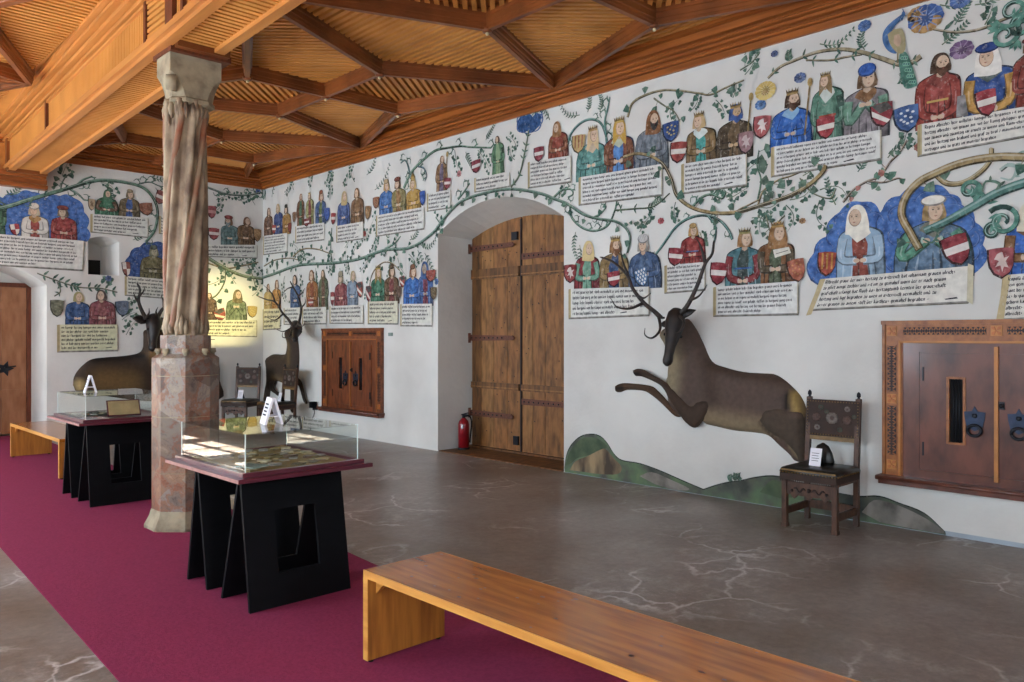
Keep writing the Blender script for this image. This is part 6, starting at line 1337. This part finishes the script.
def hill(pts, parts, label):
    pt = Paint(WR, 1); Q = sp2([U(WR, *p) for p in pts], 4); z = 0.004
    base = [(Q[-1][0], z), (Q[0][0], z)]
    pt.poly([(u-.004, v+.012) for u, v in Q]+base, '2E332E', 0); pt.poly(Q+base, None, 1, hm)
    for i, (pp, m) in enumerate(parts): pt.poly(sp2([U(WR, *p) for p in pp], 3), None, 2+i*.5, m)
    pt.build('painted_hill', label)
hill([(565, 468), (567, 455), (572, 445), (581, 437), (592, 434.6), (601, 437), (608, 444), (615, 455), (623, 461), (640, 464), (660, 471), (685, 482), (704, 490)],
     [([(566, 466), (570, 452), (580, 440), (592, 437), (602, 441), (607, 448), (590, 455), (578, 458), (572, 463)], olv), ([(570, 470), (576, 461), (588, 456), (600, 450), (606, 449), (614, 458), (622, 467), (618, 474), (600, 474), (585, 472)], rockm), ([(640, 476), (652, 472), (672, 480), (690, 489), (676, 490), (655, 484)], greym)], 'green mound with bare brown rock at the doorway foot')
hill([(704, 490), (716, 486), (728, 483), (742, 481), (756, 478), (770, 476.5), (784, 478), (800, 484), (830, 492), (858, 497), (880, 497), (900, 504), (925, 514), (946, 533)],
     [([(862, 512), (874, 500), (892, 503), (912, 511), (932, 522), (944, 533), (905, 527), (880, 522)], greym), ([(760, 492), (772, 480), (784, 484), (795, 496), (780, 498)], olv)], 'low green hill with grey rocks behind the near chair')
for i, (px, py) in enumerate(((730, 482), (735, 481), (741, 481))): sprig(WR, px, py, 1.2+.3*i, .07, 'fern', 900+i, size=.03)
pt = Paint(WR, 0); m_ = mat('bluish_wash', 'A9B4BE', .9, .1, 3); pt.poly([(-6.3, .0), (-1.0, .0), (-1.0, .035), (-6.3, .045)], None, 0, m_); pt.build('painted_skirting')

# ---- end wall
E = lambda *a, **k: figure(WE, *a, **k)
cloud(WE, [(-30, 232), (-20, 200), (3, 198), (18, 194), (32, 192), (45, 200), (60, 196), (74, 198), (84, 212), (87, 228), (88, 241)], label='blue cloud behind the group at the far left')
cloud(WE, [(128, 276), (130, 255), (140, 247), (152, 243), (166, 246), (180, 250), (186, 278)], '2C4E92')
for key, tl, tr, bl, br, n_, tone in (('E1', (-40, 231), (84, 241), (-40, 262), (82.5, 269.5), 8, 'DEDCD2'), ('E2', (91.7, 214), (148, 218), (91.7, 231.5), (148, 236.8), 5, 'DEDCD0'), ('E3', (160, 216), (188, 218), (160, 233), (188, 235), 5, 'DEDCD0'),
                                       ('E4', (126, 276), (184, 281), (126, 294.6), (184, 299), 5, 'D8D6C4'), ('E5', (59, 324.6), (117.5, 324.6), (59, 351), (117.5, 349.6), 6, 'D8D6A8'), ('E6', (205, 244.6), (257, 245), (205, 256), (257, 257.6), 3, 'DEDCD0'), ('E7', (200, 320), (256.5, 320), (200, 335), (256.5, 336), 4, 'DED8B4')):
    panel(WE, key, tl, tr, bl, br, n_, tone)
E(21.5, 48, 203, 240, 'D6D2C6', '9E3A30', collar='B07A3A', hair='C0B090', hat='turban', hatc='D8D2C2', label='person in white and red at the far left'); E(51, 76, 205, 241, '9A2E2E', 'A03A34', hair='6A5A4A', hat='beret', hatc='8A3A34', sleeve='A04038', skin='C8B090')
E(-14, 6, 196, 236, '3E6A4A', '7A5234', hair='9A6A4A'); E(95, 118, 190, 216, '2F6E4A', '3E7A5A', sleeve='6A4A34', veil='3A6A4A'); E(119, 139, 189, 217, '6E5A3A', '3A5AA0', hair='7A6A4A', hat='cap', hatc='8A7A5A')
E(140, 165, 245, 279, '6A6038', '746A40', hair='6A6A4A', hat='cap', hatc='5E6452', belt='3A3424', skin='A8A080', label='armoured person before a blue cloud beside the column')
E(65.5, 89, 292, 327, '2A4A7E', '34568C', hair='A89A5A', sleeve='34568C'); E(89, 115, 290, 327, '8A4048', '94504E', hair='5A4A42', sleeve='8A4444')
E(221, 238, 215, 245, '5A7A78', '4A6A6A', hat='beret', hatc='9A3A34', beard='8A9494'); E(237, 254, 217, 245, '7A5634', '6A4A30', hair='7A4A2A'); E(226, 246, 290, 322, '6A7A54', '74845E', hat='hood', hatc='7A6A42', hands='pray'); E(203, 217, 293, 321, '6A4A34', '5A4030')
for a in ((50, 64, 300, 316, 'dots', '6A6A50', '7E7E60', 0), (115.5, 129, 301, 315.5, 'dots', '5A6A82', '6A7A92', .1), (122, 130.5, 262, 276, 'quarter', '8A4638', 'D8D0C4', .1), (10, 20, 224, 235, 'quarter', 'A82E34', 'E0D8C8', .2), (155, 166, 191, 204, 'fess', 'A05048', 'D8C8BC', -.3), (139, 153, 203, 215, 'dots', '9A5A40', 'A86A4C', .2), (88, 95, 199, 210, 'lion', 'C0A078', '8A6A4A', 0),
          (207, 216, 206, 218, 'fess', 'A04848', 'C88880', 0), (208, 219, 228, 239.5, 'fess', '9A3A38', 'D8CCC4', 0), (253, 261, 229, 241, 'dots', '9A7044', 'B08A54', 0), (214, 226, 309, 320, 'bend', 'A84434', 'E0D4B4', .4), (247, 257, 306, 317, 'dots', 'C0A050', 'D0B468', 0)): shield(WE, *a[:8])
VE = lambda *a, **k: vine(WE, *a, **k)
VE([(-30, 214), (6, 206.5), (26.7, 200), (47, 194), (68, 188), (88, 182), (102.7, 180), (123, 182), (141.5, 187), (152, 197), (157, 211.5), (154, 230), (145, 242)], .05, .03, GRN, leaf='acanthus', dens=2.2, size=.05, order=12)
VE([(76, 186), (82, 180), (92, 176)], .03, .012, GRN, leaf='acanthus', dens=5, size=.05, order=3); VE([(60, 190), (62, 182), (66, 176), (72, 172)], .014, .008, '6A7A6A', dens=9, size=.06, order=3); VE([(70, 189), (78, 194), (84, 200)], .03, .015, '6A8A7A', leaf='acanthus', dens=5, size=.05, order=3)
VE([(141, 183), (150, 182), (160, 186), (175, 188)], .014, .01, '5A7A6A', leaf='acanthus', dens=6, size=.05, order=3)
VE([(200, 184), (211, 188.5), (226.7, 193.7), (245, 195), (262.5, 192)], .03, .02, '6A7A6A', leaf='acanthus', dens=5, size=.05, order=3); VE([(200, 252), (208, 258), (224, 267.6), (242.5, 275.5), (262.5, 278.5)], .05, .04, '7A8A60', dens=4, size=.06, order=11)
VE([(205, 262), (225, 268), (240, 266), (258, 262)], .02, .014, 'A08458', dens=4, size=.06, order=3); VE([(205, 300), (216, 295), (224, 282), (225, 270)], .02, .014, '6A7A5A', dens=7, size=.06, order=3); VE([(246, 262), (252, 275), (256, 290)], .014, .01, '6A7A5A', dens=7, size=.06, order=3)
VE([(37, 273), (58.6, 281), (79, 287), (99.7, 288), (117, 292)], .012, .012, '6A6A4A', leaf='fern', dens=9, size=.08, order=3); VE([(57, 282), (60, 291), (54, 296)], .014, .008, '6A6A4A', leaf='fern', dens=9, size=.05, order=3)
for i, (px, py, a, ln, lf, fl_) in enumerate(((216, 200, .3, .5, 'ivy', None), (240, 200, .5, .4, 'ivy', '4A6AB8'), (255, 205, 1.5, .5, 'ivy', None), (250, 190, .6, .4, 'fern', None), (212, 212, 1, .3, 'ivy', None), (230, 262, .4, .5, 'ivy', None), (250, 258, -.9, .4, 'ivy', None), (236, 284, 2, .4, 'ivy', None), (252, 296, 1.2, .4, 'ivy', None), (208, 285, 1.0, .5, 'ivy', None), (62, 176, 1.2, .25, 'ivy', None), (100, 182, -.6, .3, 'ivy', None),
    (122, 320, .5, .3, 'ivy', None), (126, 335, 1.0, .3, 'ivy', None), (126, 305, 1.2, .3, 'ivy', None), (108, 186, -1.2, .3, 'fern', None), (5, 195, 1, .3, 'fern', None), (133, 240, .6, .3, 'fern', None), (106, 284, 1.2, .1, 'ivy', '4A5A8A'), (150, 176, .2, .4, 'fern', None))):
    sprig(WE, px, py, a, ln, lf, 300+i, fl_, size=.055)
b = MB(); s0, z0 = WR.sz(393, 336); b.box(WX-.004, WX, s0-.0, s0+.12, z0, z0+.05, greyp); b.build('small_notice', wall_r)
